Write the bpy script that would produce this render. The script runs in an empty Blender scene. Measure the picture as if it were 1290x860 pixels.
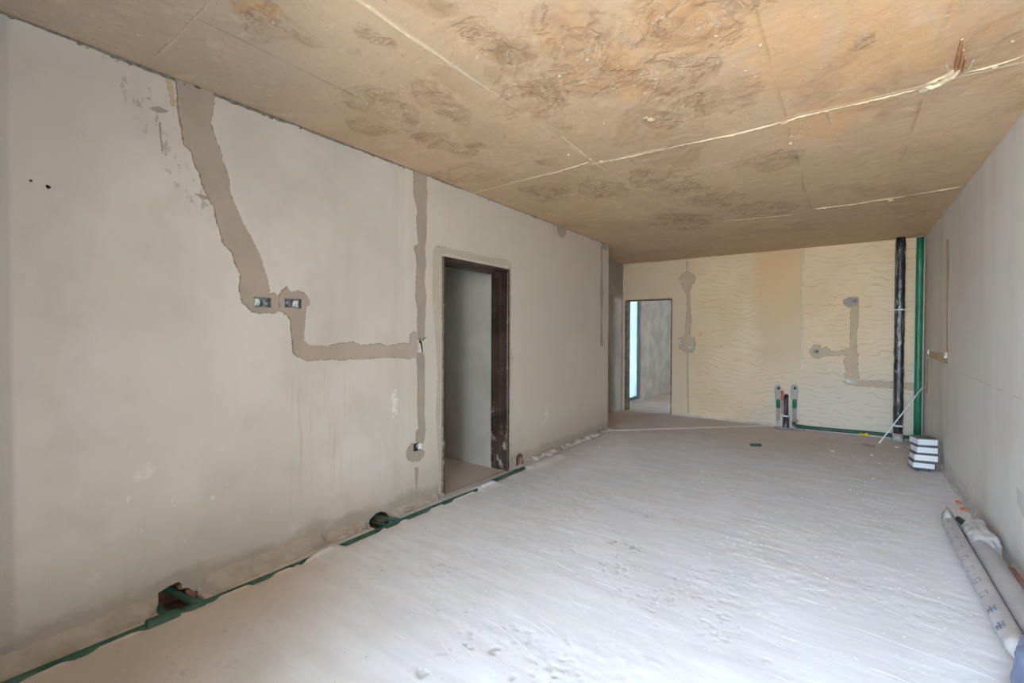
import bpy, bmesh, math, random
import numpy as np
from mathutils import Vector, Matrix
from mathutils.geometry import tessellate_polygon

random.seed(7)
S = bpy.context.scene
COL = S.collection

# ------------------------------------------------------------------ camera
F, YAW, PIT, ROL, CH = 577.7, .6310, -.0136, .0036, 1.388      # focal length in px of a 1290 px wide frame
XL, XR, YB, H = -2.80, .816, 8.086, 2.70                        # left wall, right wall, back wall, ceiling height
YF = -.05                                                       # window wall behind the camera


def cam_dir(r, u):
    c, s = math.cos(ROL), math.sin(ROL)
    r, u = c * r - s * u, s * r + c * u
    return r, u


def to_world(r, f, u):
    c, s = math.cos(PIT), math.sin(PIT)
    f, u = c * f - s * u, s * f + c * u
    c, s = math.cos(YAW), math.sin(YAW)
    return Vector((c * r - s * f, s * r + c * f, u))


def P(px, py, ax, val):
    """photo pixel -> point where its ray meets the plane coordinate[ax] == val"""
    r, u = cam_dir((px - 645) / F, (430 - py) / F)
    d = to_world(r, 1, u)
    o = Vector((0, 0, CH))
    t = (val - o[ax]) / d[ax]
    return o + d * t


cam = bpy.data.cameras.new('camera')
camo = bpy.data.objects.new('camera', cam)
COL.objects.link(camo)
cam.sensor_width = 36
cam.lens = F / 1290 * 36
cam.clip_start = .02
rv = to_world(*(lambda a: (a[0], 0, a[1]))(cam_dir(1, 0)))
uv = to_world(*(lambda a: (a[0], 0, a[1]))(cam_dir(0, 1)))
fv = to_world(0, 1, 0)
camo.matrix_world = Matrix(((rv.x, uv.x, -fv.x, 0), (rv.y, uv.y, -fv.y, 0), (rv.z, uv.z, -fv.z, CH), (0, 0, 0, 1)))
S.camera = camo

# ------------------------------------------------------------------ world, sun, exposure
W = bpy.data.worlds.new('sky')
S.world = W
W.use_nodes = True
bg = W.node_tree.nodes['Background']
bg.inputs[0].default_value = (.61, .785, 1.0, 1)
bg.inputs[1].default_value = 5.0
sun = bpy.data.lights.new('sun', 'SUN')
sun.energy = 11
sun.color = (1, .92, .80)
sun.angle = .01
suno = bpy.data.objects.new('sun', sun)
COL.objects.link(suno)
suno.rotation_euler = Vector((-.55, -.30, -.85)).to_track_quat('-Z', 'Y').to_euler()
WX0, WX1, WZ0, WZ1 = -1.15, .76, .04, 2.60                      # the window opening behind the camera
pl = bpy.data.lights.new('window_portal', 'AREA')
pl.shape = 'RECTANGLE'
LX0, LX1, LY = -3.00, .86, -2.2                                 # loggia added outside to shape the light: side walls, front edge
pl.size, pl.size_y = LX1 - LX0, H - .1
pl.cycles.is_portal = True
plo = bpy.data.objects.new('window_portal', pl)
COL.objects.link(plo)
plo.location = ((LX0 + LX1) / 2, LY, H / 2)
plo.rotation_euler = (math.radians(90), 0, 0)
pl2 = bpy.data.lights.new('added_opening_portal', 'AREA')  # portal for the opening added to brighten the back room
pl2.shape = 'RECTANGLE'
pl2.size, pl2.size_y = .95, 1.1
pl2.cycles.is_portal = True
plo2 = bpy.data.objects.new('added_opening_portal', pl2)
COL.objects.link(plo2)
plo2.location = (1.1, 10.4, 1.575)
plo2.rotation_euler = (0, math.radians(90), 0)
S.view_settings.view_transform = 'Standard'
S.view_settings.look = 'None'
S.view_settings.gamma = 1
S.view_settings.use_curve_mapping = False
S.view_settings.exposure = 2.78
S.cycles.use_denoising = True
S.cycles.max_bounces = 14
S.cycles.diffuse_bounces = 12
S.cycles.sample_clamp_indirect = 20


# ------------------------------------------------------------------ numpy noise
def vnoise(x, y, seed=0):
    xi, yi = np.floor(x).astype(np.int64), np.floor(y).astype(np.int64)
    xf, yf = x - xi, y - yi
    xf, yf = xf * xf * (3 - 2 * xf), yf * yf * (3 - 2 * yf)

    def h(a, b):
        n = (a * 374761393 + b * 668265263 + seed * 974634777) & 0xffffffff
        n = ((n ^ (n >> 13)) * 1274126177) & 0xffffffff
        n = n ^ (n >> 16)
        return (n & 0xffff) / 65535.0
    return ((h(xi, yi) * (1 - xf) + h(xi + 1, yi) * xf) * (1 - yf) + (h(xi, yi + 1) * (1 - xf) + h(xi + 1, yi + 1) * xf) * yf)


def fbm(x, y, octv=4, seed=0):
    a, s, t = .5, 0, 0
    for i in range(octv):
        s = s + a * vnoise(x, y, seed + i * 17)
        t += a
        a *= .5
        x, y = x * 2.03, y * 2.03
    return s / t


def sstep(a, b, v):
    t = np.clip((v - a) / (b - a), 0, 1)
    return t * t * (3 - 2 * t)


# ------------------------------------------------------------------ node helper
class NT:
    def __init__(self, name):
        self.m = bpy.data.materials.new(name)
        self.m.use_nodes = True
        self.t = self.m.node_tree
        self.b = self.t.nodes['Principled BSDF']
        self.tc = self.t.nodes.new('ShaderNodeTexCoord')

    def n(self, kind):
        return self.t.nodes.new(kind)

    def l(self, a, b):
        self.t.links.new(a, b)

    def put(self, sock, v):
        if hasattr(v, 'is_output'):
            self.l(v, sock)
        elif isinstance(v, (tuple, list)) and len(sock.default_value) == 4:
            sock.default_value = (*v[:3], 1)
        else:
            sock.default_value = v

    def co(self, sx=1, sy=1, sz=1, off=(0, 0, 0)):
        n = self.n('ShaderNodeMapping')
        n.inputs['Scale'].default_value = (sx, sy, sz)
        n.inputs['Location'].default_value = off
        self.l(self.tc.outputs['Object'], n.inputs[0])
        return n.outputs[0]

    def noise(self, scale, detail=4, co=None, rough=.55, dist=0):
        n = self.n('ShaderNodeTexNoise')
        n.inputs['Scale'].default_value = scale
        n.inputs['Detail'].default_value = detail
        n.inputs['Roughness'].default_value = rough
        n.inputs['Distortion'].default_value = dist
        self.l(co if co is not None else self.tc.outputs['Object'], n.inputs['Vector'])
        return n.outputs['Fac']

    def rng(self, v, a, b, c=0, d=1, smooth=True):
        n = self.n('ShaderNodeMapRange')
        n.interpolation_type = 'SMOOTHSTEP' if smooth else 'LINEAR'
        self.put(n.inputs[0], v)
        for i, q in enumerate((a, b, c, d)):
            n.inputs[i + 1].default_value = q
        return n.outputs[0]

    def math(self, op, a, b=0.0):
        n = self.n('ShaderNodeMath')
        n.operation = op
        self.put(n.inputs[0], a)
        self.put(n.inputs[1], b)
        return n.outputs[0]

    def mul(self, *a):
        r = a[0]
        for q in a[1:]:
            r = self.math('MULTIPLY', r, q)
        return r

    def mix(self, f, a, b):
        n = self.n('ShaderNodeMix')
        n.data_type = 'RGBA'
        self.put(n.inputs[0], f)
        self.put(n.inputs[6], a)
        self.put(n.inputs[7], b)
        return n.outputs[2]

    def xyz(self):
        n = self.n('ShaderNodeSeparateXYZ')
        self.l(self.tc.outputs['Object'], n.inputs[0])
        return n.outputs

    def attr(self, name):
        n = self.n('ShaderNodeAttribute')
        n.attribute_name = name
        return n.outputs['Fac']

    def bump(self, h, strength=.3, dist=.01, prev=None):
        n = self.n('ShaderNodeBump')
        n.inputs['Strength'].default_value = strength
        n.inputs['Distance'].default_value = dist
        self.l(h, n.inputs['Height'])
        if prev is not None:
            self.l(prev, n.inputs['Normal'])
        return n.outputs[0]

    def done(self, col, rough=.85, normal=None, metal=0, spec=.3):
        self.put(self.b.inputs['Base Color'], col)
        self.put(self.b.inputs['Roughness'], rough)
        self.b.inputs['Metallic'].default_value = metal
        self.b.inputs['Specular IOR Level'].default_value = spec
        if normal is not None:
            self.l(normal, self.b.inputs['Normal'])
        return self.m

    def ell(self, a, b, ca, cb, ra, rb, soft=.5, wob=None):
        """soft ellipse mask in two coordinate sockets"""
        da = self.math('DIVIDE', self.math('SUBTRACT', a, ca), ra)
        db = self.math('DIVIDE', self.math('SUBTRACT', b, cb), rb)
        d = self.math('ADD', self.mul(da, da), self.mul(db, db))
        if wob is not None:
            d = self.math('ADD', d, wob)
        return self.rng(d, 1 + soft, 1 - soft)


def simple(name, c1, c2=None, scale=30, rough=.8, metal=0, spec=.3, bump=.15, dist=.002):
    t = NT(name)
    nz = t.noise(scale, 4)
    c2 = c2 or tuple(q * .8 for q in c1)
    return t.done(t.mix(t.rng(nz, .35, .65), c1, c2), rough, t.bump(nz, bump, dist), metal, spec)


# ------------------------------------------------------------------ mesh helpers
def link(name, me, parent=None, mats=()):
    o = bpy.data.objects.new(name, me)
    COL.objects.link(o)
    for m in mats:
        if me is not None and m.name not in [q.name for q in me.materials if q]:
            me.materials.append(m)
    if parent is not None:
        o.parent = parent
    return o


def tag(o, label=None, cat=None, group=None, kind=None):
    if label: o['label'] = label
    if cat: o['category'] = cat
    if group: o['group'] = group
    if kind: o['kind'] = kind
    return o


def empty(name, loc=(0, 0, 0), rz=0):
    o = bpy.data.objects.new(name, None)
    COL.objects.link(o)
    o.location = loc
    o.rotation_euler = (0, 0, rz)
    o.empty_display_size = .05
    return o


def from_lists(name, vs, fs, mat, parent=None, smooth=False, matidx=None):
    me = bpy.data.meshes.new(name)
    me.from_pydata([tuple(v) for v in vs], [], fs)
    mats = mat if isinstance(mat, (list, tuple)) else [mat]
    for m in mats: me.materials.append(m)
    if matidx: me.polygons.foreach_set('material_index', matidx)
    if smooth: me.polygons.foreach_set('use_smooth', [True] * len(me.polygons))
    me.update()
    return link(name, me, parent)


def fix_normals(o):
    bm = bmesh.new()
    bm.from_mesh(o.data)
    bmesh.ops.recalc_face_normals(bm, faces=bm.faces)
    bm.to_mesh(o.data)
    bm.free()
    return o


def grid_mesh(name, us, vs, fn, mat, parent=None, attrs=None, smooth=True, flip=False, keep=None):
    """dense surface: fn(U, V) -> X, Y, Z arrays"""
    U, V = np.meshgrid(us, vs)
    X, Y, Z = fn(U, V)
    nu, nv = len(us), len(vs)
    idx = np.arange(nu * nv).reshape(nv, nu)
    q = np.stack([idx[:-1, :-1], idx[:-1, 1:], idx[1:, 1:], idx[1:, :-1]], -1).reshape(-1, 4)
    if flip: q = q[:, ::-1]
    if keep is not None:
        cu, cv = np.meshgrid((us[:-1] + us[1:]) / 2, (vs[:-1] + vs[1:]) / 2)
        q = q[keep(cu, cv).reshape(-1)]
    me = bpy.data.meshes.new(name)
    me.vertices.add(nu * nv)
    me.vertices.foreach_set('co', np.stack([X, Y, Z], -1).reshape(-1).astype(np.float32))
    me.loops.add(len(q) * 4)
    me.loops.foreach_set('vertex_index', q.reshape(-1).astype(np.int32))
    me.polygons.add(len(q))
    me.polygons.foreach_set('loop_start', (np.arange(len(q)) * 4).astype(np.int32))
    me.materials.append(mat)
    me.update(calc_edges=True)
    if smooth: me.polygons.foreach_set('use_smooth', np.ones(len(q), bool))
    for k, a in (attrs or {}).items():
        at = me.attributes.new(k, 'FLOAT', 'POINT')
        at.data.foreach_set('value', a(U, V).reshape(-1).astype(np.float32))
    return link(name, me, parent)


def ragged(pts, step=.03, amp=.006, seed=0):
    rnd = random.Random(seed)
    out = []
    n = len(pts)
    for i in range(n):
        a, b = Vector(pts[i]), Vector(pts[(i + 1) % n])
        k = max(1, int((b - a).length / step))
        d = (b - a)
        nn = Vector((-d.y, d.x)).normalized() if d.length > 0 else Vector((0, 0))
        for j in range(k):
            p = a + d * (j / k)
            out.append(p + nn * rnd.uniform(-amp, amp))
    return out


def slab(name, outline, holes, mp, thick, mats, parent=None, off=0.0):
    """prism over a 2-D outline with holes; mp(u, v, d) -> xyz, front at d = off + thick, back at off; mats [front, sides]"""
    loops = [[Vector((p[0], p[1], 0)) for p in outline]] + [[Vector((p[0], p[1], 0)) for p in h] for h in holes]
    tris = tessellate_polygon(loops)
    flat = [p for lp in loops for p in lp]
    n = len(flat)
    vs = [mp(p.x, p.y, off + thick) for p in flat] + [mp(p.x, p.y, off) for p in flat]
    fs, mi = [], []
    for a, b, c in tris:
        fs.append((a, b, c)); mi.append(0)
        fs.append((c + n, b + n, a + n)); mi.append(0)
    k = 0
    for li, lp in enumerate(loops):
        m = len(lp)
        for i in range(m):
            a, b = k + i, k + (i + 1) % m
            fs.append((a, b, b + n, a + n)); mi.append(1 if len(mats) > 1 else 0)
        k += m
    o = from_lists(name, vs, fs, mats, parent, matidx=mi)
    return fix_normals(o)


mpL = lambda u, v, d: (XL + d, u, v)          # left wall: u = y, v = z, d towards the room
mpR = lambda u, v, d: (XR - d, u, v)
mpB = lambda u, v, d: (u, YB - d, v)
mpC = lambda u, v, d: (u, v, H - d)


def pxL(pts): return [(lambda p: (p.y, p.z))(P(x, y, 0, XL)) for x, y in pts]
def pxR(pts): return [(lambda p: (p.y, p.z))(P(x, y, 0, XR)) for x, y in pts]
def pxB(pts): return [(lambda p: (p.x, p.z))(P(x, y, 1, YB)) for x, y in pts]
def pxC(pts): return [(lambda p: (p.x, p.y))(P(x, y, 2, H)) for x, y in pts]
def Z(ox, oy, s, pts): return [(ox + x / s, oy + y / s) for x, y in pts]


def box(bm, x0, x1, y0, y1, z0, z1, bevel=0):
    r = bmesh.ops.create_cube(bm, size=1)
    for v in r['verts']:
        v.co = ((x0 + x1) / 2 + v.co.x * (x1 - x0), (y0 + y1) / 2 + v.co.y * (y1 - y0), (z0 + z1) / 2 + v.co.z * (z1 - z0))
    if bevel:
        es = list({e for v in r['verts'] for e in v.link_edges})
        bmesh.ops.bevel(bm, geom=es, offset=bevel, segments=2, affect='EDGES', profile=.5)


def bm_obj(name, bm, mat, parent=None, smooth=False):
    me = bpy.data.meshes.new(name)
    bm.to_mesh(me)
    bm.free()
    me.materials.append(mat)
    if smooth: me.polygons.foreach_set('use_smooth', [True] * len(me.polygons))
    return link(name, me, parent)


def box_obj(name, x0, x1, y0, y1, z0, z1, mat, parent=None, bevel=.002):
    bm = bmesh.new()
    box(bm, x0, x1, y0, y1, z0, z1, bevel)
    return bm_obj(name, bm, mat, parent)


def tube(name, path, rad, mat, parent=None, seg=16, caps=True, hollow=0, smooth=True, wob=0, squash=None, seed=0):
    """swept round section; rad may be a list; hollow = wall thickness at the open ends"""
    pts = [Vector(p) for p in path]
    rads = rad if isinstance(rad, (list, tuple)) else [rad] * len(pts)
    vs, fs = [], []
    up = None
    rnd = random.Random(seed)
    for i, p in enumerate(pts):
        t = (pts[min(i + 1, len(pts) - 1)] - pts[max(i - 1, 0)]).normalized()
        if up is None:
            up = Vector((0, 0, 1)) if abs(t.z) < .9 else Vector((0, 1, 0))
        a = t.cross(up).normalized()
        up = a.cross(t).normalized()
        for k in range(seg):
            w = 2 * math.pi * k / seg
            r = rads[i] * (1 + wob * rnd.uniform(-1, 1))
            su = squash if squash else 1
            vs.append(p + a * math.cos(w) * r + up * math.sin(w) * r * su)
    for i in range(len(pts) - 1):
        for k in range(seg):
            k2 = (k + 1) % seg
            fs.append((i * seg + k, i * seg + k2, (i + 1) * seg + k2, (i + 1) * seg + k))
    n = len(pts)
    if hollow:
        for e, i in ((0, 0), (1, n - 1)):
            b = len(vs)
            t = (pts[1] - pts[0]).normalized() if e == 0 else (pts[-2] - pts[-1]).normalized()
            for k in range(seg):
                vs.append(pts[i] + (vs[i * seg + k] - pts[i]) * (1 - hollow / rads[i]))
            for k in range(seg):
                vs.append(vs[b + k] + t * .03)
            for k in range(seg):
                k2 = (k + 1) % seg
                fs.append((i * seg + k, b + k, b + k2, i * seg + k2))
                fs.append((b + k, b + seg + k, b + seg + k2, b + k2))
            fs.append(tuple(b + seg + k for k in range(seg)))
    elif caps:
        fs.append(tuple(reversed(range(seg))))
        fs.append(tuple((n - 1) * seg + k for k in range(seg)))
    o = from_lists(name, vs, fs, mat, parent, smooth)
    fix_normals(o)
    return o


def lump_mesh(name, mat, seed, sub=2, rough=.35, flat=1.0):
    """a broken crumb of mortar, unit radius"""
    bm = bmesh.new()
    bmesh.ops.create_icosphere(bm, subdivisions=sub, radius=1)
    rnd = random.Random(seed)
    axes = [(Vector((rnd.gauss(0, 1), rnd.gauss(0, 1), rnd.gauss(0, 1))).normalized(), rnd.uniform(.55, .9)) for _ in range(9)]
    for v in bm.verts:
        d = v.co.normalized()
        r = 1.0
        for a, c in axes:
            q = d.dot(a)
            if q > c: r = min(r, c / q)
        v.co = d * r * (1 + rough * .15 * rnd.uniform(-1, 1))
        v.co.z *= flat
    me = bpy.data.meshes.new(name)
    bm.to_mesh(me)
    bm.free()
    me.materials.append(mat)
    return me


# ------------------------------------------------------------------ materials
def mat_left():
    t = NT('plaster_left_wall')
    x, y, z = t.xyz()
    big = t.noise(.9, 4)
    mid = t.noise(3.2, 5)
    streak = t.noise(1, 4, t.co(1, 4.5, .35))
    fine = t.noise(55, 5)
    c = t.mix(t.rng(big, .35, .66), (.565, .520, .468), (.665, .625, .580))
    c = t.mix(t.mul(t.rng(streak, .40, .68), .5), c, (.60, .57, .515))
    c = t.mix(t.mul(t.rng(mid, .48, .70), .4), c, (.50, .458, .405))
    # plaster in the zone around the door is a little yellower
    c = t.mix(t.mul(t.rng(y, 1.6, 3.4), .7), c, (.51, .452, .355))
    # smooth vertical lift beside the first chase and by the door
    for yy, w, amt, colr in ((2.32, .05, .35, (.47, .455, .40)), (2.42, .035, .3, (.63, .61, .55)), (.305, .02, .5, (.47, .445, .41)), (4.02, .03, .25, (.47, .44, .37)), (5.55, .03, .25, (.47, .44, .37))):
        m = t.rng(t.math('ABSOLUTE', t.math('SUBTRACT', t.math('ADD', y, t.mul(mid, .03)), yy + .015)), w, 0)
        c = t.mix(t.mul(m, t.rng(big, .2, .6), amt), c, colr)
    c = t.mix(t.rng(y, .315, .30), c, (.50, .47, .43))
    # reddish dried runs under the horizontal chase
    runs = t.noise(1, 4, t.co(1, 22, 1.1), .6, .15)
    box_y = t.mul(t.rng(y, 1.42, 1.52), t.rng(y, 2.02, 1.92))
    box_z = t.mul(t.rng(z, .18, .5), t.rng(z, 1.2, 1.1))
    c = t.mix(t.mul(t.rng(runs, .53, .64), box_y, box_z, .32), c, (.56, .42, .35))
    for yy, z0 in ((1.50, .16), (1.545, .22), (1.79, .45)):
        m = t.mul(t.rng(t.math('ABSOLUTE', t.math('SUBTRACT', t.math('ADD', y, t.mul(t.noise(1, 3, t.co(1, 3, 3)), .07)), yy + .035)), .011, .003), t.rng(z, z0, z0 + .15), t.rng(z, 1.16, 1.08))
        c = t.mix(t.mul(m, t.rng(runs, .35, .6), .42), c, (.56, .39, .31))
    # white gypsum smears
    wob = t.mul(t.math('SUBTRACT', t.noise(30, 5, None, .7), .42), 6.5)
    for px, py, ra, rb, k in ((497, 508, .035, .12, .8), (688, 522, .05, .12, .35), (182, 596, .05, .05, .45), (118, 730, .03, .05, .45), (372, 664, .06, .04, .4)):
        p = P(px, py, 0, XL)
        c = t.mix(t.mul(t.ell(y, z, p.y, p.z, ra, rb, .5, wob), k), c, (.76, .73, .67))
    chips = t.mul(t.rng(t.noise(24, 2, t.co(1, 1.6, .8)), .70, .735), t.rng(z, .95, .5), t.rng(y, 2.0, 1.4))
    c = t.mix(t.mul(chips, .6), c, (.76, .74, .69))
    # rising damp, dirt and painted low shade along the foot, with a ragged upper edge
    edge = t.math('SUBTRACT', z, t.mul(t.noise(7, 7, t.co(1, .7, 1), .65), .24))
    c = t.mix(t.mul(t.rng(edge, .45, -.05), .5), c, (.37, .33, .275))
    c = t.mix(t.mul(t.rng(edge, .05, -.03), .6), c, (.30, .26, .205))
    specks = t.rng(t.noise(70, 2), .755, .78)
    c = t.mix(t.mul(specks, .6), c, (.27, .24, .2))
    # spatter left of the diagonal chase
    sp = t.mul(t.rng(t.noise(30, 4, t.co(1, 1, .55)), .57, .62), t.rng(z, 1.95, 2.1), t.math('ADD', 0, t.rng(t.math('ABSOLUTE', t.math('SUBTRACT', t.math('ADD', y, t.mul(z, .55)), 2.145)), .11, .03)))
    c = t.mix(t.mul(sp, .7), c, (.36, .31, .26))
    h = t.math('ADD', t.mul(mid, .7), t.mul(fine, .15))
    return t.done(c, .8, t.bump(h, .35, .012))


def mat_right():
    t = NT('plaster_right_wall')
    x, y, z = t.xyz()
    big = t.noise(1.0, 4)
    streak = t.noise(1, 4, t.co(1, 2.6, .25))
    fine = t.noise(60, 5)
    c = t.mix(t.rng(big, .35, .65), (.60, .575, .535), (.66, .645, .615))
    c = t.mix(t.mul(t.rng(streak, .42, .66), .5), c, (.67, .655, .62))
    c = t.mix(t.mul(t.rng(streak, .55, .36), .22), c, (.52, .49, .44))
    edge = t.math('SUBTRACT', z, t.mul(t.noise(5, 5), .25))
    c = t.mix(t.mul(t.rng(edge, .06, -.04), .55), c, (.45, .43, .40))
    # thin crack
    cr = t.mul(t.rng(t.math('ABSOLUTE', t.math('SUBTRACT', t.math('ADD', z, t.mul(t.noise(8, 3), .01)), t.math('ADD', .95, t.mul(y, .022)))), .0035, .001), t.rng(y, 5.75, 5.6), t.rng(t.noise(9, 2), .42, .5))
    c = t.mix(t.mul(cr, .6), c, (.3, .28, .25))
    h = t.math('ADD', t.mul(t.noise(3, 4), .6), t.mul(fine, .12))
    return t.done(c, .75, t.bump(h, .35, .012))


def mat_back():
    t = NT('plaster_back_wall')
    x, y, z = t.xyz()
    big = t.noise(1.1, 4)
    fine = t.noise(60, 5)
    c = t.mix(t.rng(big, .35, .65), (.70, .54, .34), (.76, .61, .415))
    # the lower right part is a greyer mix
    g = t.mul(t.rng(z, 1.35, .55), t.rng(x, -1.5, -.3))
    c = t.mix(t.mul(g, .75), c, (.62, .58, .49))
    # rectangular browner field left of the joint
    nz = t.mul(t.math('SUBTRACT', t.noise(3, 4), .5), .45)
    fx = t.math('ADD', x, nz)
    m = t.mul(t.rng(fx, -1.30, -1.02), t.rng(x, -.515, -.53), t.rng(t.math('ADD', z, nz), .75, 1.25))
    c = t.mix(t.mul(m, .5), c, (.55, .43, .275))
    m2 = t.mul(t.ell(x, z, -.86, 2.35, .30, .75, .9, t.mul(nz, 5.)), t.rng(x, -.50, -.56))
    c = t.mix(t.mul(m2, .55), c, (.72, .49, .26))
    # grey mortar round the door
    dm = t.mul(t.rng(x, -2.05, -2.25), .6)
    c = t.mix(dm, c, (.62, .52, .37))
    m3 = t.mul(t.rng(t.math('ADD', z, nz), .45, .1), t.rng(x, -1.6, -1.1), t.rng(x, -.5, -.6), .5)
    c = t.mix(m3, c, (.52, .47, .41))
    # trowel ridges: thin wavy lines, broken, warped by a slow noise
    warp = t.noise(1, 3, t.co(1.15, 1, 1.5), .5)
    warp2 = t.noise(1, 3, t.co(5, 1, 3), .5)
    v = t.math('ADD', t.math('ADD', t.mul(z, 12.5), t.mul(warp, 7.)), t.mul(warp2, 1.8))
    fr = t.math('FRACT', v)
    ridge = t.mul(t.rng(fr, .80, .97), t.rng(fr, 1.0, .975))
    brk = t.rng(t.noise(1, 4, t.co(4.2, 1, 9)), .40, .60)
    msk = t.mul(brk, t.rng(x, -2.15, -1.95), t.math('SUBTRACT', 1, t.mul(m, .8)))
    lines = t.mul(ridge, msk)
    c = t.mix(t.mul(lines, .48), c, (.36, .25, .13))
    h = t.math('ADD', t.math('ADD', t.mul(t.rng(fr, 0, .95, 0, 1, False), msk, .35), t.mul(fine, .12)), t.mul(t.noise(4, 4), .3))
    return t.done(c, .82, t.bump(h, .45, .012))


def mat_ceiling():
    t = NT('board_marked_concrete_ceiling')
    x, y, z = t.xyz()
    st, org, fin, pan = t.attr('stain'), t.attr('orange'), t.attr('fin'), t.attr('panel')
    big = t.noise(1.3, 5, None, .6, .4)
    mid = t.noise(5, 6, None, .6, .6)
    fine = t.noise(45, 5)
    grain = t.noise(1, 5, t.co(9, 1.2, 1), .6)
    c = t.mix(t.rng(big, .34, .66), (.53, .37, .228), (.625, .445, .285))
    c = t.mix(t.mul(t.rng(mid, .45, .66), .4), c, (.60, .455, .305))
    c = t.mix(t.mul(t.rng(grain, .42, .62), .3), c, (.53, .41, .28))
    c = t.mix(t.mul(t.rng(pan, 0, 1), .35), c, (.58, .43, .285))
    c = t.mix(t.mul(t.rng(y, 2.2, .6), t.rng(x, -1.2, -2.2), .6), c, (.47, .40, .325))  # near-left zone greyed and darkened, its dimmer light painted in
    c = t.mix(t.mul(org, .8), c, (.66, .41, .215))
    c = t.mix(t.mul(st, .9), c, (.29, .165, .085))
    zone = t.attr('zone')
    wv = t.noise(3.0, 4, None, .55, .5)
    vein = t.mul(t.rng(t.math('ABSOLUTE', t.math('SUBTRACT', wv, .47)), .040, .004), t.rng(zone, .12, .45))
    c = t.mix(t.mul(vein, .30), c, (.27, .165, .095))
    vein2 = t.mul(t.rng(t.math('ABSOLUTE', t.math('SUBTRACT', t.noise(5.5, 6, t.co(1, .6, 1, (2, 5, 0)), .65, .4), .53)), .020, .004), t.rng(zone, .3, .7))
    c = t.mix(t.mul(vein2, .35), c, (.74, .60, .43))
    flake = t.mul(t.rng(t.noise(16, 5, None, .7), .60, .66), t.rng(zone, .45, .85))
    c = t.mix(t.mul(flake, .6), c, (.70, .55, .40))
    tiny = t.mul(t.rng(t.math('ABSOLUTE', t.math('SUBTRACT', t.noise(4, 5, t.co(1, .5, 1, (8, 1, 0)), .65, 1.), .5)), .010, .003), .25)
    c = t.mix(tiny, c, (.36, .24, .14))
    c = t.mix(t.mul(fin, .9), c, (.76, .67, .52))
    sp = t.rng(t.noise(38, 2), .73, .76)
    c = t.mix(t.mul(sp, .5), c, (.24, .17, .11))
    ws = t.mul(t.rng(t.noise(20, 2, t.co(1, 1, 1, (3, 3, 0))), .71, .74), .6)
    c = t.mix(ws, c, (.72, .62, .48))
    lt = t.mul(t.rng(t.noise(6, 6, t.co(1, 1, 1, (1, 7, 0)), .7, .3), .56, .66), .35)
    c = t.mix(lt, c, (.72, .58, .42))
    h = t.math('ADD', t.math('ADD', t.mul(mid, .7), t.mul(fine, .2)), t.math('SUBTRACT', t.mul(vein2, .5), t.mul(vein, .5)))
    return t.done(c, .78, t.bump(h, .5, .01))


def mat_floor():
    t = NT('dusty_screed_floor')
    x, y, z = t.xyz()
    dust_shade, dark = t.attr('dust_shade'), t.attr('pit')
    big = t.noise(1.2, 5)
    sx = t.noise(1, 6, t.co(2, 11, 1), .65)
    fine = t.noise(70, 6, None, .65)
    c = t.mix(t.rng(big, .33, .66), (.52, .44, .38), (.59, .51, .45))
    c = t.mix(dust_shade, c, t.mix(t.rng(sx, .38, .62), (.675, .695, .735), (.735, .755, .795)))
    c = t.mix(t.mul(t.rng(fine, .60, .74), .18), c, (.47, .45, .44))
    c = t.mix(t.mul(dark, .6), c, (.36, .34, .34))
    sp = t.rng(t.noise(60, 2), .745, .77)
    c = t.mix(t.mul(sp, .55), c, (.33, .32, .32))
    h = t.math('ADD', t.mul(sx, .6), t.mul(fine, .35))
    return t.done(c, .88, t.bump(h, .28, .006))


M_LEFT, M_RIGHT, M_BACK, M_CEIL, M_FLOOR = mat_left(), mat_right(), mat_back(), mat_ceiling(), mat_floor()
M_SLABF = simple('slab_concrete', (.4, .37, .34), None, 8, .9)
M_BRICK = simple('raw_brick_core', (.20, .105, .07), (.11, .07, .055), 22, .95, bump=.6, dist=.01)
M_BRICKRED = simple('red_brick', (.40, .17, .11), (.33, .20, .15), 40, .95, bump=.5, dist=.006)
M_SURR = simple('door_surround_mortar', (.47, .415, .335), (.43, .38, .305), 5, .85, bump=.35, dist=.006)
M_HALO = simple('dark_mortar_rim', (.27, .215, .165), (.34, .28, .22), 40, .9, bump=.4, dist=.004)
M_PATCH = simple('brown_mortar_fill', (.39, .322, .262), (.42, .35, .288), 4, .85, bump=.35, dist=.006)
M_PATCHD = simple('dark_mortar_fill', (.345, .29, .235), (.37, .31, .25), 4, .9, bump=.4, dist=.006)
M_PATCHB = simple('tan_mortar_fill', (.53, .425, .295), (.48, .385, .27), 4, .85, bump=.35, dist=.006)
M_PATCHG = simple('grey_mortar_fill', (.42, .40, .35), (.37, .35, .31), 14, .85, bump=.35, dist=.006)
M_LUMP = simple('crumbly_mortar', (.55, .49, .42), (.43, .37, .31), 30, .95, bump=.6, dist=.006)
M_COVE = simple('foot_mortar', (.37, .315, .26), (.43, .375, .32), 12, .92, bump=.6, dist=.01)
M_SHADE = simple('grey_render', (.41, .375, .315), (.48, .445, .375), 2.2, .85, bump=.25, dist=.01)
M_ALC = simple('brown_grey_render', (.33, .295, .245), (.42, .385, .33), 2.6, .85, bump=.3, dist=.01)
M_GREEN = simple('green_plastic_pipe', (.012, .155, .082), (.02, .19, .105), 8, .42, spec=.5, bump=.05)
M_GREEND = simple('dusty_green_pipe', (.018, .078, .047), (.05, .105, .075), 14, .6, spec=.4, bump=.15)
M_ZINC = simple('zinc_steel', (.46, .48, .50), (.30, .32, .34), 60, .4, metal=.6, spec=.5, bump=.2)
M_DULL = simple('dull_steel', (.30, .31, .31), (.22, .23, .23), 50, .6)
M_CREAMWIRE = simple('cream_wire', (.75, .72, .62), None, 20, .5)
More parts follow.
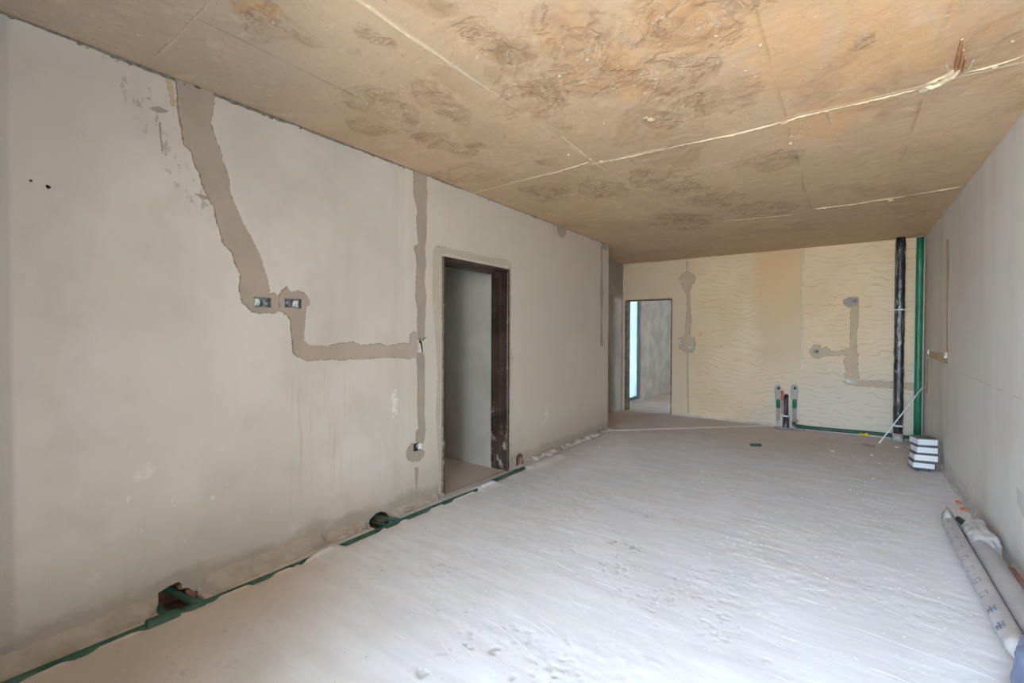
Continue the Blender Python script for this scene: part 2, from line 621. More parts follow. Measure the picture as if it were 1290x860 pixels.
M_BLKWIRE = simple('black_wire', (.03, .03, .03), None, 20, .5)
M_WHITE = simple('white_plastic', (.80, .80, .78), (.70, .70, .68), 20, .5, bump=.05)
M_ORANGE = simple('orange_chip', (.65, .21, .09), (.5, .16, .08), 30, .9)
M_PINK = simple('pink_sleeve', (.60, .36, .34), (.5, .3, .28), 25, .8)
M_YELLOW = simple('yellow_cap', (.72, .60, .03), (.6, .5, .02), 20, .5)
M_ALU = simple('grey_aluminium', (.10, .115, .125), (.13, .145, .155), 30, .4, metal=.3, bump=.05)
M_GROUND = simple('sunlit_paving', (.46, .41, .35), (.52, .47, .41), 1.5, .95)


def mat_frame():
    t = NT('worn_brown_steel')
    n = t.noise(16, 6, t.co(1, 1, .45), .7)
    sp = t.noise(70, 3, None, .7)
    x, y, z = t.xyz()
    low = t.rng(z, 1.0, .1)
    c = t.mix(t.rng(t.noise(4, 3), .35, .65), (.030, .017, .011), (.065, .040, .028))
    c = t.mix(t.rng(t.math('ADD', n, t.mul(low, .10)), .62, .70), c, (.36, .31, .26))
    c = t.mix(t.rng(sp, .68, .72), c, (.62, .58, .52))
    return t.done(c, .45, t.bump(sp, .2, .003), 0, .5)


def mat_blackpipe():
    t = NT('film_wrapped_black_pipe')
    n = t.noise(1, 5, t.co(30, 30, 1.6), .65, .6)
    n2 = t.noise(1, 4, t.co(12, 12, 3.5), .65, 1.2)
    c = t.mix(t.rng(n, .52, .66), (.018, .016, .016), (.075, .068, .06))
    c = t.mix(t.rng(n2, .55, .68), c, (.42, .40, .37))  # pale streaks: highlights on the film painted into the colour
    return t.done(c, t.rng(n, .3, .7, .16, .42), t.bump(n, .7, .012), 0, .7)


M_FRAME, M_BLACK = mat_frame(), mat_blackpipe()


def mat_milk():
    t = NT('milky_window_glass')
    tr = t.n('ShaderNodeBsdfTranslucent')
    nz = t.noise(2.5, 3)
    col = t.mix(t.rng(nz, .35, .65), (.30, .335, .345), (.26, .30, .31))
    t.l(col, tr.inputs[0])
    gl = t.n('ShaderNodeBsdfGlossy')
    gl.inputs['Roughness'].default_value = .1
    mx = t.n('ShaderNodeMixShader')
    mx.inputs[0].default_value = .06
    t.l(tr.outputs[0], mx.inputs[1]); t.l(gl.outputs[0], mx.inputs[2])
    t.l(mx.outputs[0], t.n('ShaderNodeOutputMaterial').inputs[0])
    out = [n for n in t.t.nodes if n.type == 'OUTPUT_MATERIAL']
    for o in out: t.l(mx.outputs[0], o.inputs[0])
    return t.m


M_MILK = mat_milk()

# ------------------------------------------------------------------ key positions
YE = P(765.5, 541, 0, XL).y                      # end of the left wall
XA = -3.365                                      # left side of the recess at the back
D1a, D1b, D1z = 2.815, 3.775, 2.06               # door in the left wall
D2a, D2b, D2z = -3.318, -2.465, 2.035            # door in the back wall
TL = .20                                         # left wall thickness
PX = -2.675                                      # pipe along the left wall


# ------------------------------------------------------------------ floor
lineA, lineB = P(765, 543, 2, 0), P(955, 537, 2, 0)


POCKETS = [(P(199, 746, 0, XL).y, P(247, 757, 0, XL).y), (P(465, 660, 0, XL).y, P(489, 650, 0, XL).y)]


def floor_parts(X, Y):
    big = (fbm(X * 1.3, Y * 1.3, 3, 3) - .5) * .010
    trow = (fbm(X * 1.3, Y * 8, 4, 11) - .5) * .0018
    trow2 = (fbm(X * 4 + .8 * Y, Y * 34, 3, 23) - .5) * .0010
    nearm = sstep(7.5, 5.0, Y)
    rr = fbm(X * 2.2 + 5, Y * 3.0, 3, 41)
    lumps = (fbm(X * 22, Y * 22, 3, 51) - .5) * .0035 * sstep(.40, .65, rr)
    z = big + (trow + trow2 + lumps) * (.45 + .55 * nearm)
    return z


def floor_z(X, Y):
    z = floor_parts(X, Y)
    # screed heaped over the pipe between its bare stretches and swept up to the wall foot
    cover = sstep(1.50, 1.60, Y) * sstep(1.80, 1.72, Y)
    cover = np.maximum(cover, sstep(3.10, 3.15, Y) * sstep(3.42, 3.37, Y))
    cover = np.maximum(cover, sstep(3.93, 3.99, Y))
    z = z + np.exp(-((X - PX) / .07) ** 2) * .020 * cover * (Y < 4.6)
    d = np.maximum(X - XL, 0)
    ragg = fbm(X * 9, Y * 9, 4, 71)
    z = z + .010 * np.exp(-(d / .05)) * (ragg - .1) * sstep(3.8, 3.9, Y)
    z = z + .03 * np.exp(-(np.maximum(XR - X, 0) / .06)) * (fbm(X * 7, Y * 5, 4, 75) - .1)
    # raised strip of older screed in front of the recess
    ld = Vector((lineB.x - lineA.x, lineB.y - lineA.y))
    side = ((X - lineA.x) * -ld.y + (Y - lineA.y) * ld.x) / ld.length
    side = side + (fbm(X * 6, Y * 6, 3, 81) - .5) * .05
    z = z + .014 * sstep(-.012, .012, side)
    # broken-out pockets in the screed before the two larger wall holes
    for y0, y1 in POCKETS:
        m = sstep(y0 - .012, y0 + .006, Y) * sstep(y1 + .012, y1 - .006, Y) * sstep(PX - .012, PX - .03, X)
        z = z - .05 * m
    # ragged lip of screed slopped against the pipe
    z = z + .016 * np.exp(-((X - PX - .017) / .013) ** 2) * sstep(.42, .62, fbm(Y * 8, Y * 0 + 3, 3, 95)) * (Y < 4.0)
    # bare groove round the pipe
    bare = 1 - cover
    z = z - .012 * np.exp(-((X - PX) / .028) ** 2) * bare * (Y < 4.0)
    return z


def floor_dust_shade(X, Y):  # bare screed near left wall and back, with dimmer light painted in too
    a = fbm(X * .9, Y * .9, 4, 5)
    b = fbm(X * 5, Y * 9, 4, 6)
    wall = sstep(.22, 1.15, X - XL + (a - .5) * .8 + sstep(1.1, 2.1, Y) * .6)
    back = 1 - .62 * sstep(5.6, 7.3, Y + (a - .5) * 1.2)
    return np.clip(wall * back * (.86 + .4 * (b - .5)), 0, 1)


def floor_pit(X, Y):
    pk = X * 0
    for y0, y1 in POCKETS:
        pk = np.maximum(pk, ((Y > y0 - .01) & (Y < y1 + .01) & (X < PX - .015)) * 1.0)
    a = fbm(X * 3.1, Y * 3.1, 2, 15)
    b = fbm(X * 40, Y * 40, 3, 16)
    m = .6 * sstep(.66, .80, a) * sstep(.66, .76, b) * sstep(5, 3.5, Y)
    for px, py, r in ((795, 690, .10), (775, 683, .06), (590, 812, .05), (622, 820, .05), (590, 770, .03), (640, 850, .05), (530, 845, .06), (700, 852, .03), (553, 768, .025)):
        p = P(px, py, 2, 0)
        g = np.exp(-(((X - p.x) / r) ** 2 + ((Y - p.y) / r) ** 2))
        m = np.maximum(m, sstep(.80, 1.0, g * .55 + b * .75))
    return np.maximum(m, pk)


us = np.concatenate([np.arange(XL - .02, XR + .02, .0085), [XR + .02]])
vs = np.concatenate([np.arange(YF - .05, .2, .05), np.arange(.2, 3.2, .0085), np.arange(3.2, YB + .02, .012), [YB + .02]])
floor = grid_mesh('floor', us, vs, lambda U, V: (U, V, floor_z(U, V) - .004 * floor_pit(U, V)), M_FLOOR, None, {'dust_shade': floor_dust_shade, 'pit': floor_pit})
tag(floor, 'pale dusty cement screed floor with trowel marks and crumbs', None, None, 'structure')
us2 = np.linspace(XA - .6, XL - .02, 60)
fr_ = grid_mesh('floor_recess', us2, np.linspace(YE - .05, 13.2, 180), lambda U, V: (U, V, .013 + floor_parts(U, V) * .4), M_FLOOR, None, {'dust_shade': floor_dust_shade, 'pit': lambda U, V: U * 0})
tag(fr_, 'beige screed floor running through the far doorway', None, None, 'structure')
fr2 = grid_mesh('floor_back_room', np.linspace(XL - .02, 1.0, 60), np.linspace(YB + .02, 13.2, 120), lambda U, V: (U, V, .013 + floor_parts(U, V) * .4), M_FLOOR, None, {'dust_shade': lambda U, V: U * 0 + .35, 'pit': lambda U, V: U * 0})
tag(fr2, 'beige screed floor of the room behind the far doorway', None, None, 'structure')
fs_ = grid_mesh('floor_side_room', np.concatenate([np.linspace(-6.2, XL - TL, 90), np.linspace(XL - TL + .03, XL - .02, 6)]), np.concatenate([np.linspace(.2, D1a - .02, 40), np.linspace(D1a, D1b, 40), np.linspace(D1b + .02, YE - .2, 30)]), lambda U, V: (U, V, .004 + floor_parts(U, V) * .4), M_FLOOR, None, {'dust_shade': lambda U, V: U * 0 + .1, 'pit': lambda U, V: U * 0},
                keep=lambda u, v: (u < XL - TL + .01) | ((v > D1a) & (v < D1b)))
tag(fs_, 'brown screed floor of the dark room behind the brown frame', None, None, 'structure')

o = box_obj('floor_slab', -6.3, 1.1, YF - .2, 13.4, -.35, -.085, M_SLABF, None, 0)
tag(o, 'concrete slab under the screed', None, None, 'structure')

# ------------------------------------------------------------------ ceiling
SA_, SB_, SC_ = 3.22, 5.62, .775
SX = [-1.565, -.315]
stain_px = [(880, 12, .22), (905, 40, .12), (735, 50, .16), (755, 85, .16), (765, 105, .13), (815, 105, .14), (860, 85, .14), (605, 45, .10), (640, 62, .09), (655, 95, .11), (690, 110, .10), (700, 130, .10), (345, 30, .10),
            (330, 40, .06), (468, 128, .12), (490, 140, .12), (545, 125, .11), (570, 140, .12), (590, 190, .10), (690, 205, .09), (470, 160, .10), (840, 150, .09), (700, 150, .10), (715, 162, .09), (545, 10, .05),
            (475, 45, .05), (500, 52, .04), (440, 65, .04), (960, 205, .16), (900, 250, .22), (860, 235, .18), (820, 225, .15), (760, 240, .2), (690, 245, .18), (930, 120, .10), (990, 200, .1), (880, 130, .12),
            (860, 280, .3), (960, 265, .25), (540, 175, .12), (650, 105, .1), (1085, 60, .06), (800, 40, .08)]
orange_px = [(1080, 40, .45), (1000, 60, .28), (960, 20, .2), (780, 90, .22), (900, 15, .25), (1180, 50, .2), (1040, 150, .30), (350, 30, .05), (730, 40, .14), (860, 30, .2)]


def spots(X, Y, lst, sx=1.0):
    m = X * 0
    for px, py, r in lst:
        p = P(px, py, 2, H)
        m = np.maximum(m, np.exp(-(((X - p.x) / (r * 1.05)) ** 2 + ((Y - p.y) / (r * 1.35)) ** 2)))
    return m


def c_warp(X, Y):
    wx = (fbm(X * 3, Y * 3, 4, 101) - .5) * .55
    wy = (fbm(X * 3 + 9, Y * 3, 4, 102) - .5) * .55
    return X + wx, Y + wy


def c_stain(X, Y):
    xw, yw = c_warp(X, Y)
    m = spots(X + (fbm(X * 5, Y * 5, 3, 103) - .5) * .22, Y + (fbm(X * 5, Y * 5, 3, 104) - .5) * .22, stain_px)
    n = fbm(xw * 3.2, yw * 3.2, 4, 105)
    ring = 1 - np.abs(np.sin(n * 22)) ** .55
    body = sstep(.30, .62, m) * (.38 + .35 * sstep(.4, .65, fbm(X * 9, Y * 9, 3, 106)))
    edge = np.exp(-((m - .36) / .05) ** 2) * .55
    gen = sstep(.60, .74, fbm(xw * 2, yw * 1.4, 4, 107)) * .32
    return np.clip((body + edge) * (.55 + .9 * ring * sstep(.2, .5, m)) * .78 + gen * (.5 + ring), 0, 1)


def c_orange(X, Y):
    m = spots(X + (fbm(X * 4, Y * 4, 3, 113) - .5) * .3, Y + (fbm(X * 4, Y * 4, 3, 114) - .5) * .3, orange_px)
    return sstep(.25, .8, m) * (.45 + .6 * sstep(.35, .65, fbm(X * 12, Y * 2.5, 4, 115)))


def seamline(c, pos, seed, along, w):
    return np.exp(-((c - pos - (fbm(along * 2.5, along * 0 + seed, 3, seed) - .5) * .012) / w) ** 2)


def c_fin(X, Y):
    m = X * 0
    for pos, seed, k in ((SA_, 1, .95), (SB_, 2, .75), (SC_, 3, .75)):
        on = sstep(.34, .52, fbm(X * 2.2, X * 0 + seed * 7, 3, 120 + seed))
        m = np.maximum(m, seamline(Y, pos, 130 + seed, X, .0052) * on * k)
    on = sstep(2.25, 1.9, Y) * sstep(.3, .5, fbm(Y * 3, Y * 0 + 3, 2, 140))
    m = np.maximum(m, seamline(X, SX[0], 141, Y, .007) * on)
    on = sstep(.5, .62, fbm(Y * 4, Y * 0 + 5, 2, 142))
    m = np.maximum(m, seamline(X, SX[0], 141, Y, .006) * on * .6)
    return m


def c_groove(X, Y):
    g = seamline(X, SX[1], 151, Y, .0045) * sstep(.32, .45, fbm(Y * 3, Y * 0, 2, 152)) * sstep(5.7, 5.6, Y)
    g = np.maximum(g, seamline(X, .317, 153, Y, .0045) * .8 * sstep(.36, .5, fbm(Y * 3, Y * 0, 2, 154)) * sstep(5.2, 4.9, Y))
    g = np.maximum(g, seamline(X, SX[0], 155, Y, .005) * sstep(1.95, 2.1, Y) * sstep(3.2, 3.1, Y) * .7)
    g = np.maximum(g, seamline(X, -2.2, 156, Y, .0025) * sstep(.3, .45, fbm(Y * 3, Y * 0, 2, 158)) * sstep(1.9, 1.7, Y) * .7)
    g = np.maximum(g, seamline(Y, 2.35, 157, X, .003) * sstep(.4, .55, fbm(X * 3, X * 0, 2, 159)) * sstep(-1.1, -.8, X) * sstep(-.3, -.35, X) * .7)
    return g


def c_panel(X, Y):
    ix = (X > SX[0]).astype(int) + (X > SX[1])
    iy = (Y > SC_).astype(int) + (Y > SA_) + (Y > SB_)
    return (((ix * 37 + iy * 61 + 13) * 29) % 17) / 16.0


def c_depth(X, Y):
    d = (fbm(X * 2, Y * 2, 4, 160) - .5) * .008 + (c_panel(X, Y) - .5) * .003
    d = d + .0055 * c_fin(X, Y) - .004 * c_groove(X, Y)
    st = c_stain(X, Y)
    xw, yw = c_warp(X, Y)
    d = d + (fbm(xw * 14, yw * 14, 4, 161) - .5) * (.003 + .010 * st)
    return d


us = np.concatenate([np.arange(XL - .03, XR + .03, .0105), [XR + .03]])
vs = np.concatenate([np.arange(YF, .1, .06), np.arange(.1, YB + .02, .0105), [YB + .02]])
ceil = grid_mesh('ceiling', us, vs, lambda U, V: (U, V, H - c_depth(U, V)), M_CEIL, None,
                 {'stain': lambda U, V: np.clip(c_stain(U, V) + .75 * c_groove(U, V), 0, 1), 'zone': lambda U, V: spots(U + (fbm(U * 5, V * 5, 3, 103) - .5) * .22, V + (fbm(U * 5, V * 5, 3, 104) - .5) * .22, stain_px), 'orange': c_orange, 'fin': c_fin, 'panel': c_panel}, flip=True)
tag(ceil, 'tan board-marked concrete ceiling with brown stains and panel seams', None, None, 'structure')
cz = np.linspace(0, 1, 2)
for nm, (x0, x1, y0, y1) in (('ceiling_slab', (-6.4, 1.2, YF - .25, 13.4)),):
    o = box_obj(nm, x0, x1, y0, y1, H + .012, H + .22, M_CEIL, None, 0)
    tag(o, 'concrete slab above the rooms', None, None, 'structure')


# recess / back room soffits are the slab itself; fins of set concrete that squeezed through the board joints
def fin_strip(name, pts, w, h, parent, seed, mat=None):
    rnd = random.Random(seed)
    vs, fs = [], []
    n = len(pts)
    for i, p in enumerate(pts):
        a = Vector(pts[max(i - 1, 0)]); b = Vector(pts[min(i + 1, n - 1)])
        t = (b - a).normalized()
        q = Vector((-t.y, t.x))
        e = min(i, n - 1 - i)
        k = min(1, e / 2) * rnd.uniform(.35, 1)
        ww = w * rnd.uniform(.6, 1.2)
        c = Vector(p)
        vs += [(c.x + q.x * ww, c.y + q.y * ww, H + .006), (c.x + q.x * ww * .2, c.y + q.y * ww * .2, H - h * k), (c.x - q.x * ww * .3, c.y - q.y * ww * .3, H - h * k * .8), (c.x - q.x * ww, c.y - q.y * ww, H + .006)]
    for i in range(n - 1):
        for k in range(3):
            fs.append((i * 4 + k, i * 4 + k + 1, i * 4 + 5 + k, i * 4 + 4 + k))
    return fix_normals(from_lists(name, vs, fs, mat or M_FIN, parent))


M_FIN = simple('pale_concrete_fin', (.68, .57, .41), (.56, .45, .31), 25, .9, bump=.5, dist=.006)


def px_path(pts, step=.02, jit=.003, seed=0):
    c = [Vector(q) for q in pxC(pts)]
    out = []
    rnd = random.Random(seed)
    for a, b in zip(c[:-1], c[1:]):
        k = max(2, int((b - a).length / step))
        out += [a + (b - a) * (i / k) + Vector((rnd.uniform(-jit, jit), rnd.uniform(-jit, jit))) for i in range(k)]
    return out + [c[-1]]


for i, (pts, w, h) in enumerate([
        ([(770, 202), (860, 182), (920, 170), (985, 154)], .007, .010),
        ([(985, 154), (1010, 146), (1080, 130), (1160, 111)], .008, .012),
        ([(1160, 112), (1185, 103), (1210, 88)], .020, .030),
        ([(1165, 106), (1190, 96), (1206, 84)], .012, .022),
        ([(1215, 92), (1262, 80), (1290, 70)], .006, .008),
        ([(1026, 263), (1075, 257), (1120, 250), (1142, 247)], .009, .012),
        ([(1150, 245), (1212, 235)], .006, .008),
        ([(640, 230), (700, 217), (742, 204)], .006, .007),
        ([(905, 279), (960, 274), (1000, 270)], .006, .007),
        ([(195, 72), (230, 38), (265, 2)], .008, .008),
        ([(456, 2), (500, 35), (541, 64)], .010, .010),
        ([(541, 64), (575, 86), (612, 113)], .006, .007),
        ([(1012, 147), (1020, 165)], .006, .010), ([(1040, 138), (1046, 155)], .005, .009),
        ([(1195, 92), (1192, 78)], .010, .014), ([(1214, 92), (1228, 75)], .010, .012), ([(1200, 100), (1170, 118)], .008, .012),
        ([(780, 190), (800, 205)], .005, .006), ([(700, 165), (740, 198)], .006, .007)]):
    fin_strip('concrete_fin', px_path(pts, .02, .003, i), w * .72, h * .85, ceil, i)
blob_me = lump_mesh('concrete_blob', M_FIN, 5, 2, .6, .6)
blob_me2 = lump_mesh('concrete_blob', M_FIN, 8, 2, .9, .45)
for i, (px, py, r) in enumerate([(717, 195, .020), (988, 154, .026), (997, 172, .022), (996, 180, .016), (570, 80, .018), (820, 150, .03), (815, 148, .022), (762, 155, .012), (1148, 269, .018), (1122, 252, .026), (603, 72, .014), (830, 284, .016),
                                 (772, 252, .014), (1167, 112, .032), (1180, 104, .03), (758, 203, .022), (745, 200, .02), (770, 202, .018), (642, 119, .012), (705, 95, .012), (717, 262, .014), (1155, 250, .01), (905, 78, .012), (940, 88, .012), (952, 96, .012), (740, 75, .012),
                                 (1275, 52, .014), (1253, 84, .018), (903, 45, .012), (958, 57, .013)]):
    p = P(px, py, 2, H)
    o = link('concrete_blob', blob_me if i % 2 else blob_me2, ceil)
    o.location = (p.x, p.y, H - .002)
    o.scale = (r, r * random.uniform(.7, 1.4), r * .7)
    o.rotation_euler = (0, 0, random.uniform(0, 6))
# splinter of formwork timber left hanging in the joint
M_SPLINT = simple('splintered_timber', (.34, .16, .07), (.46, .26, .13), 18, .8, bump=.4)
a, b = P(1207, 95, 2, H - .03), P(1216, 53, 2, H - .02)
sp = empty('formwork_splinter', (a.x, a.y, H))
tag(sp, 'brown splinter of formwork timber stuck in the ceiling joint', 'wood splinter')
d = (b - a)
q = Vector((-d.y, d.x, 0)).normalized()
for k, (w, s0, s1, dz) in enumerate([(.010, 0, 1, .010), (.005, .1, .7, .016), (.004, 0, .45, .02)]):
    vs = []
    for s in np.linspace(s0, s1, 7):
        c = a + d * float(s) - Vector((a.x, a.y, H))
        ww = w * (1 - .6 * abs(s - .3)) * random.uniform(.75, 1.1)
        oo = q * (k * .012 - .01)
        z0 = -.001 - .003 * k
        vs += [c * 1 + oo + q * ww, c + oo - q * ww, c + oo - q * ww * .8, c + oo + q * ww * .8]
        for j, zz in enumerate((z0 - dz * .3, z0 - dz * .3, z0 - dz, z0 - dz)):
            vs[-4 + j] = Vector((vs[-4 + j].x, vs[-4 + j].y, zz + .004))
    fs = []
    for i in range(6):
        for j in range(4):
            fs.append((i * 4 + j, i * 4 + (j + 1) % 4, i * 4 + 4 + (j + 1) % 4, i * 4 + 4 + j))
    fs += [(0, 1, 2, 3), (24, 25, 26, 27)]
    fix_normals(from_lists('sliver', vs, fs, M_SPLINT, sp))

# ------------------------------------------------------------------ left wall
hole1 = Z(180, 700, 8.6, [(165, 400), (215, 372), (300, 320), (385, 280), (418, 300), (415, 350), (495, 345), (520, 362), (565, 425), (590, 490), (585, 560)])
hole1 = pxL(hole1)
hole1 = [(y, max(z, .015)) for y, z in hole1]
h1 = [(hole1[0][0], -.05)] + hole1 + [(hole1[-1][0], -.05)]
h2 = pxL([(465, 660), (466, 654), (470, 650), (474, 646), (480, 644), (486, 645), (489, 650)])
h2 = [(h2[0][0], -.05)] + [(y, max(z, .02)) for y, z in h2] + [(h2[-1][0], -.05)]
h3 = pxL([(650.5, 588), (650.5, 576), (654, 570.5), (658, 572), (659, 580)])
h3 = [(h3[0][0], .012)] + [(y, max(z, .02)) for y, z in h3] + [(h3[-1][0], .012)]
boxes_px = [((318.5, 374.5), (341, 387)), ((358, 376), (379, 388))]
box_rects = []
for (x0, y0), (x1, y1) in boxes_px:
    a = P(x0, (y0 + y1) / 2, 0, XL); b = P(x1, (y0 + y1) / 2, 0, XL)
    zc = P((x0 + x1) / 2, (y0 + y1) / 2, 0, XL).z
    hh = abs(P((x0 + x1) / 2, y0, 0, XL).z - P((x0 + x1) / 2, y1, 0, XL).z) / 2
    box_rects.append((a.y, b.y, zc - hh, zc + hh))
rect = lambda r, e=0: [(r[0] - e, r[2] - e), (r[1] + e, r[2] - e), (r[1] + e, r[3] + e), (r[0] - e, r[3] + e)]


def circ(px, py, r, k=8):
    p = P(px, py, 0, XL)
    return [(p.y + r * math.cos(2 * math.pi * i / k) * random.uniform(.7, 1.2), p.z + r * math.sin(2 * math.pi * i / k) * random.uniform(.7, 1.2)) for i in range(k)]


sockY = P(529.5, 436.5, 0, XL)
wall_out = [(YF - .2, -.09), (D1a, -.09), (D1a, D1z), (D1b, D1z), (D1b, -.09), (YE, -.09), (YE, H + .01), (YF - .2, H + .01)]
plug_holes = [circ(39, 227.5, .006), circ(60.5, 235, .009)]
sock_hole = [(sockY.y - .028, sockY.z - .05), (sockY.y + .03, sockY.z - .05), (sockY.y + .022, sockY.z + .02), (sockY.y + .004, sockY.z + .055), (sockY.y - .012, sockY.z + .03)]
TF = .11
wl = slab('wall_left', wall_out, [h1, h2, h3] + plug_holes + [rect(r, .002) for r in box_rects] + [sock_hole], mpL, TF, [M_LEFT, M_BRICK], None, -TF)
tag(wl, 'grey plastered wall with filled chases and a door opening', None, None, 'structure')
wall_out2 = [(YF - .2, -.09), (D1a, -.09), (D1a, D1z), (D1b, D1z), (D1b, -.09), (YE, -.09), (YE, H + .01), (YF - .2, H + .01)]
core = slab('wall_core', wall_out2, [], mpL, TL - TF, [M_BRICK], wl, -TL)


def patch(px_pts, fn, mp, parent, mat, thick=.005, step=.025, amp=.004, seed=0, holes=(), name='mortar_patch', rim=.0035):
    base = fn(px_pts)
    if thick > .0045 and name == 'mortar_patch':
        area = sum(a[0] * b[1] - b[0] * a[1] for a, b in zip(base, base[1:] + base[:1]))
        sg = 1 if area > 0 else -1
        n = len(base)
        wide = []
        for i in range(n):
            d = (Vector(base[(i + 1) % n]) - Vector(base[i - 1])).normalized()
            wide.append(Vector(base[i]) + Vector((d.y, -d.x)) * sg * rim)
        slab('mortar_rim', ragged(wide, step * .5, amp * .9, seed + 500), list(holes), mp, .0025 + .002, [M_HALO], parent, -.002)
    out = ragged(base, step * .6, amp, seed)
    return slab(name, out, list(holes), mp, thick + .002, [mat], parent, -.002)


z1 = lambda pts: Z(0, 0, 2.965, pts)
z2 = lambda pts: Z(0, 290, 2.965, pts)
z4 = lambda pts: Z(300, 190, 3.908, pts)
z5 = lambda pts: Z(350, 340, 3.91, pts)
zb = lambda pts: Z(300, 350, 11.73, pts)
z8 = lambda pts: Z(500, 530, 7.82, pts)
p1 = (z1([(655, 296), (662, 350), (665, 420), (680, 480), (685, 540), (712, 560), (725, 610), (742, 640), (755, 690), (775, 735), (800, 775), (805, 810), (820, 858)])
      + z2([(835, 50), (868, 85), (880, 130), (898, 165), (893, 220), (905, 270), (940, 303), (975, 310), (1005, 306)]) + zb([(500, 515), (560, 505), (595, 470), (596, 300), (560, 250), (520, 228), (470, 245), (458, 215)])
      + z2([(1000, 195), (980, 130), (965, 85), (945, 45), (920, 0)]) + z1([(890, 800), (860, 730), (850, 660), (830, 600), (820, 560), (800, 510), (785, 460), (795, 400), (800, 372), (795, 345), (740, 322)]))
patch(p1, pxL, mpL, wl, M_PATCH, .006, .02, .0045, 1, [rect(box_rects[0])])
p2 = (zb([(604, 480), (600, 260), (640, 190), (690, 155), (710, 122), (740, 172), (770, 222), (830, 205), (880, 186), (960, 222), (1020, 270), (1045, 330), (1040, 390), (1000, 440), (985, 475), (985, 560)])
      + z2([(1132, 410), (1155, 430)]) + z5([(190, 375), (240, 378), (300, 362), (370, 356), (410, 372), (490, 362), (540, 375), (620, 360), (650, 366), (650, 322), (672, 302), (686, 305), (684, 428), (650, 436), (580, 430), (500, 431), (400, 440), (360, 436), (310, 445), (270, 438), (200, 441), (140, 446), (85, 418)])
      + z2([(1095, 455), (1090, 400), (1085, 335), (1070, 312)]) + zb([(700, 540), (660, 500)]))
patch(p2, pxL, mpL, wl, M_PATCH, .006, .02, .004, 2, [rect(box_rects[1])])
p3 = (z4([(862, 98), (865, 150), (862, 200), (872, 250), (885, 295), (878, 330), (882, 400), (888, 455), (866, 475), (875, 510), (880, 560), (876, 640), (874, 720), (885, 780), (882, 850)])
      + z5([(688, 285), (690, 345), (722, 335), (721, 280)]) + z4([(918, 845), (920, 780), (925, 720), (915, 640), (922, 560), (918, 470), (925, 430), (927, 340), (925, 280), (930, 200), (925, 170), (930, 122)]))
patch(p3, pxL, mpL, wl, M_PATCHD, .005, .02, .004, 3)
p4 = z5([(684, 430), (688, 412), (716, 412), (722, 425), (722, 560), (720, 700), (724, 770)]) + z8([(280, 90), (265, 200), (240, 236), (205, 236), (185, 200), (190, 100)]) + z5([(695, 780), (690, 720), (688, 640), (690, 560), (688, 480)])
patch(p4, pxL, mpL, wl, M_PATCHD, .005, .02, .003, 4)
patch(z8([(150, 215), (175, 245), (265, 300), (268, 340), (212, 390), (140, 402), (105, 370), (90, 310), (110, 270)]), pxL, mpL, wl, M_PATCHD, .005, .02, .004, 5)
patch(z8([(175, 455), (215, 460), (208, 560), (196, 660), (190, 740), (184, 660), (178, 560)]), pxL, mpL, wl, M_PATCHD, .002, .02, .002, 6)
patch(Z(690, 270, 4.53, [(50, 60), (100, 70), (108, 110), (85, 135), (60, 120)]), pxL, mpL, wl, M_PATCHD, .004, .03, .004, 7)
patch(Z(690, 270, 4.53, [(300, 180), (312, 185), (313, 380), (318, 450), (310, 560), (312, 690), (318, 720), (314, 752), (300, 750), (300, 700), (303, 560), (298, 450), (304, 330)]), pxL, mpL, wl, M_PATCHD, .004, .05, .003, 8)
patch(Z(690, 270, 4.53, [(305, 160), (325, 175), (340, 180), (338, 205), (325, 200), (308, 190)]), pxL, mpL, wl, M_PATCHD, .008, .05, .003, 9)
# mortar round the brown door frame
patch([(546, 315), (551, 309), (556, 317), (556, 326), (555, 440), (555, 560), (555.5, 622), (552, 622), (551.5, 560), (549, 520), (551.5, 470), (549, 430), (545, 380), (545, 345)], pxL, mpL, wl, M_SURR, .004, .015, .004, 10)
patch(Z(540, 300, 10.75, [(160, 200), (150, 150), (125, 97), (220, 112), (380, 160), (540, 185), (640, 215), (850, 265), (1020, 282), (1050, 275), (1110, 340), (1085, 372), (1040, 380), (700, 300), (300, 220)]), pxL, mpL, wl, M_SURR, .004, .015, .005, 11)
patch(Z(600, 310, 2.77, [(110, 75), (122, 60), (121, 200), (119, 340), (127, 390), (121, 470), (114, 520), (113, 700), (113, 775), (109, 775), (109, 500), (110, 300)]), pxL, mpL, wl, M_SURR, .004, .015, .003, 12)
# spatter of mortar thrown beside the diagonal chase
patch(z1([(560, 405), (585, 395), (628, 412), (622, 422), (590, 418)]), pxL, mpL, wl, M_PATCHD, .003, .01, .003, 13)
patch(z1([(592, 455), (600, 455), (604, 520), (610, 575), (604, 560), (596, 500)]), pxL, mpL, wl, M_PATCHD, .003, .01, .002, 14)
patch(z1([(725, 722), (760, 728), (778, 745), (762, 745)]), pxL, mpL, wl, M_PATCHD, .003, .01, .003, 15)
patch(z1([(545, 366), (562, 364), (560, 372)]), pxL, mpL, wl, M_PATCHD, .003, .01, .002, 16)
patch(z1([(618, 296), (640, 300), (652, 350), (655, 400), (640, 395), (632, 345)]), pxL, mpL, wl, M_PATCHB, .002, .02, .004, 17)
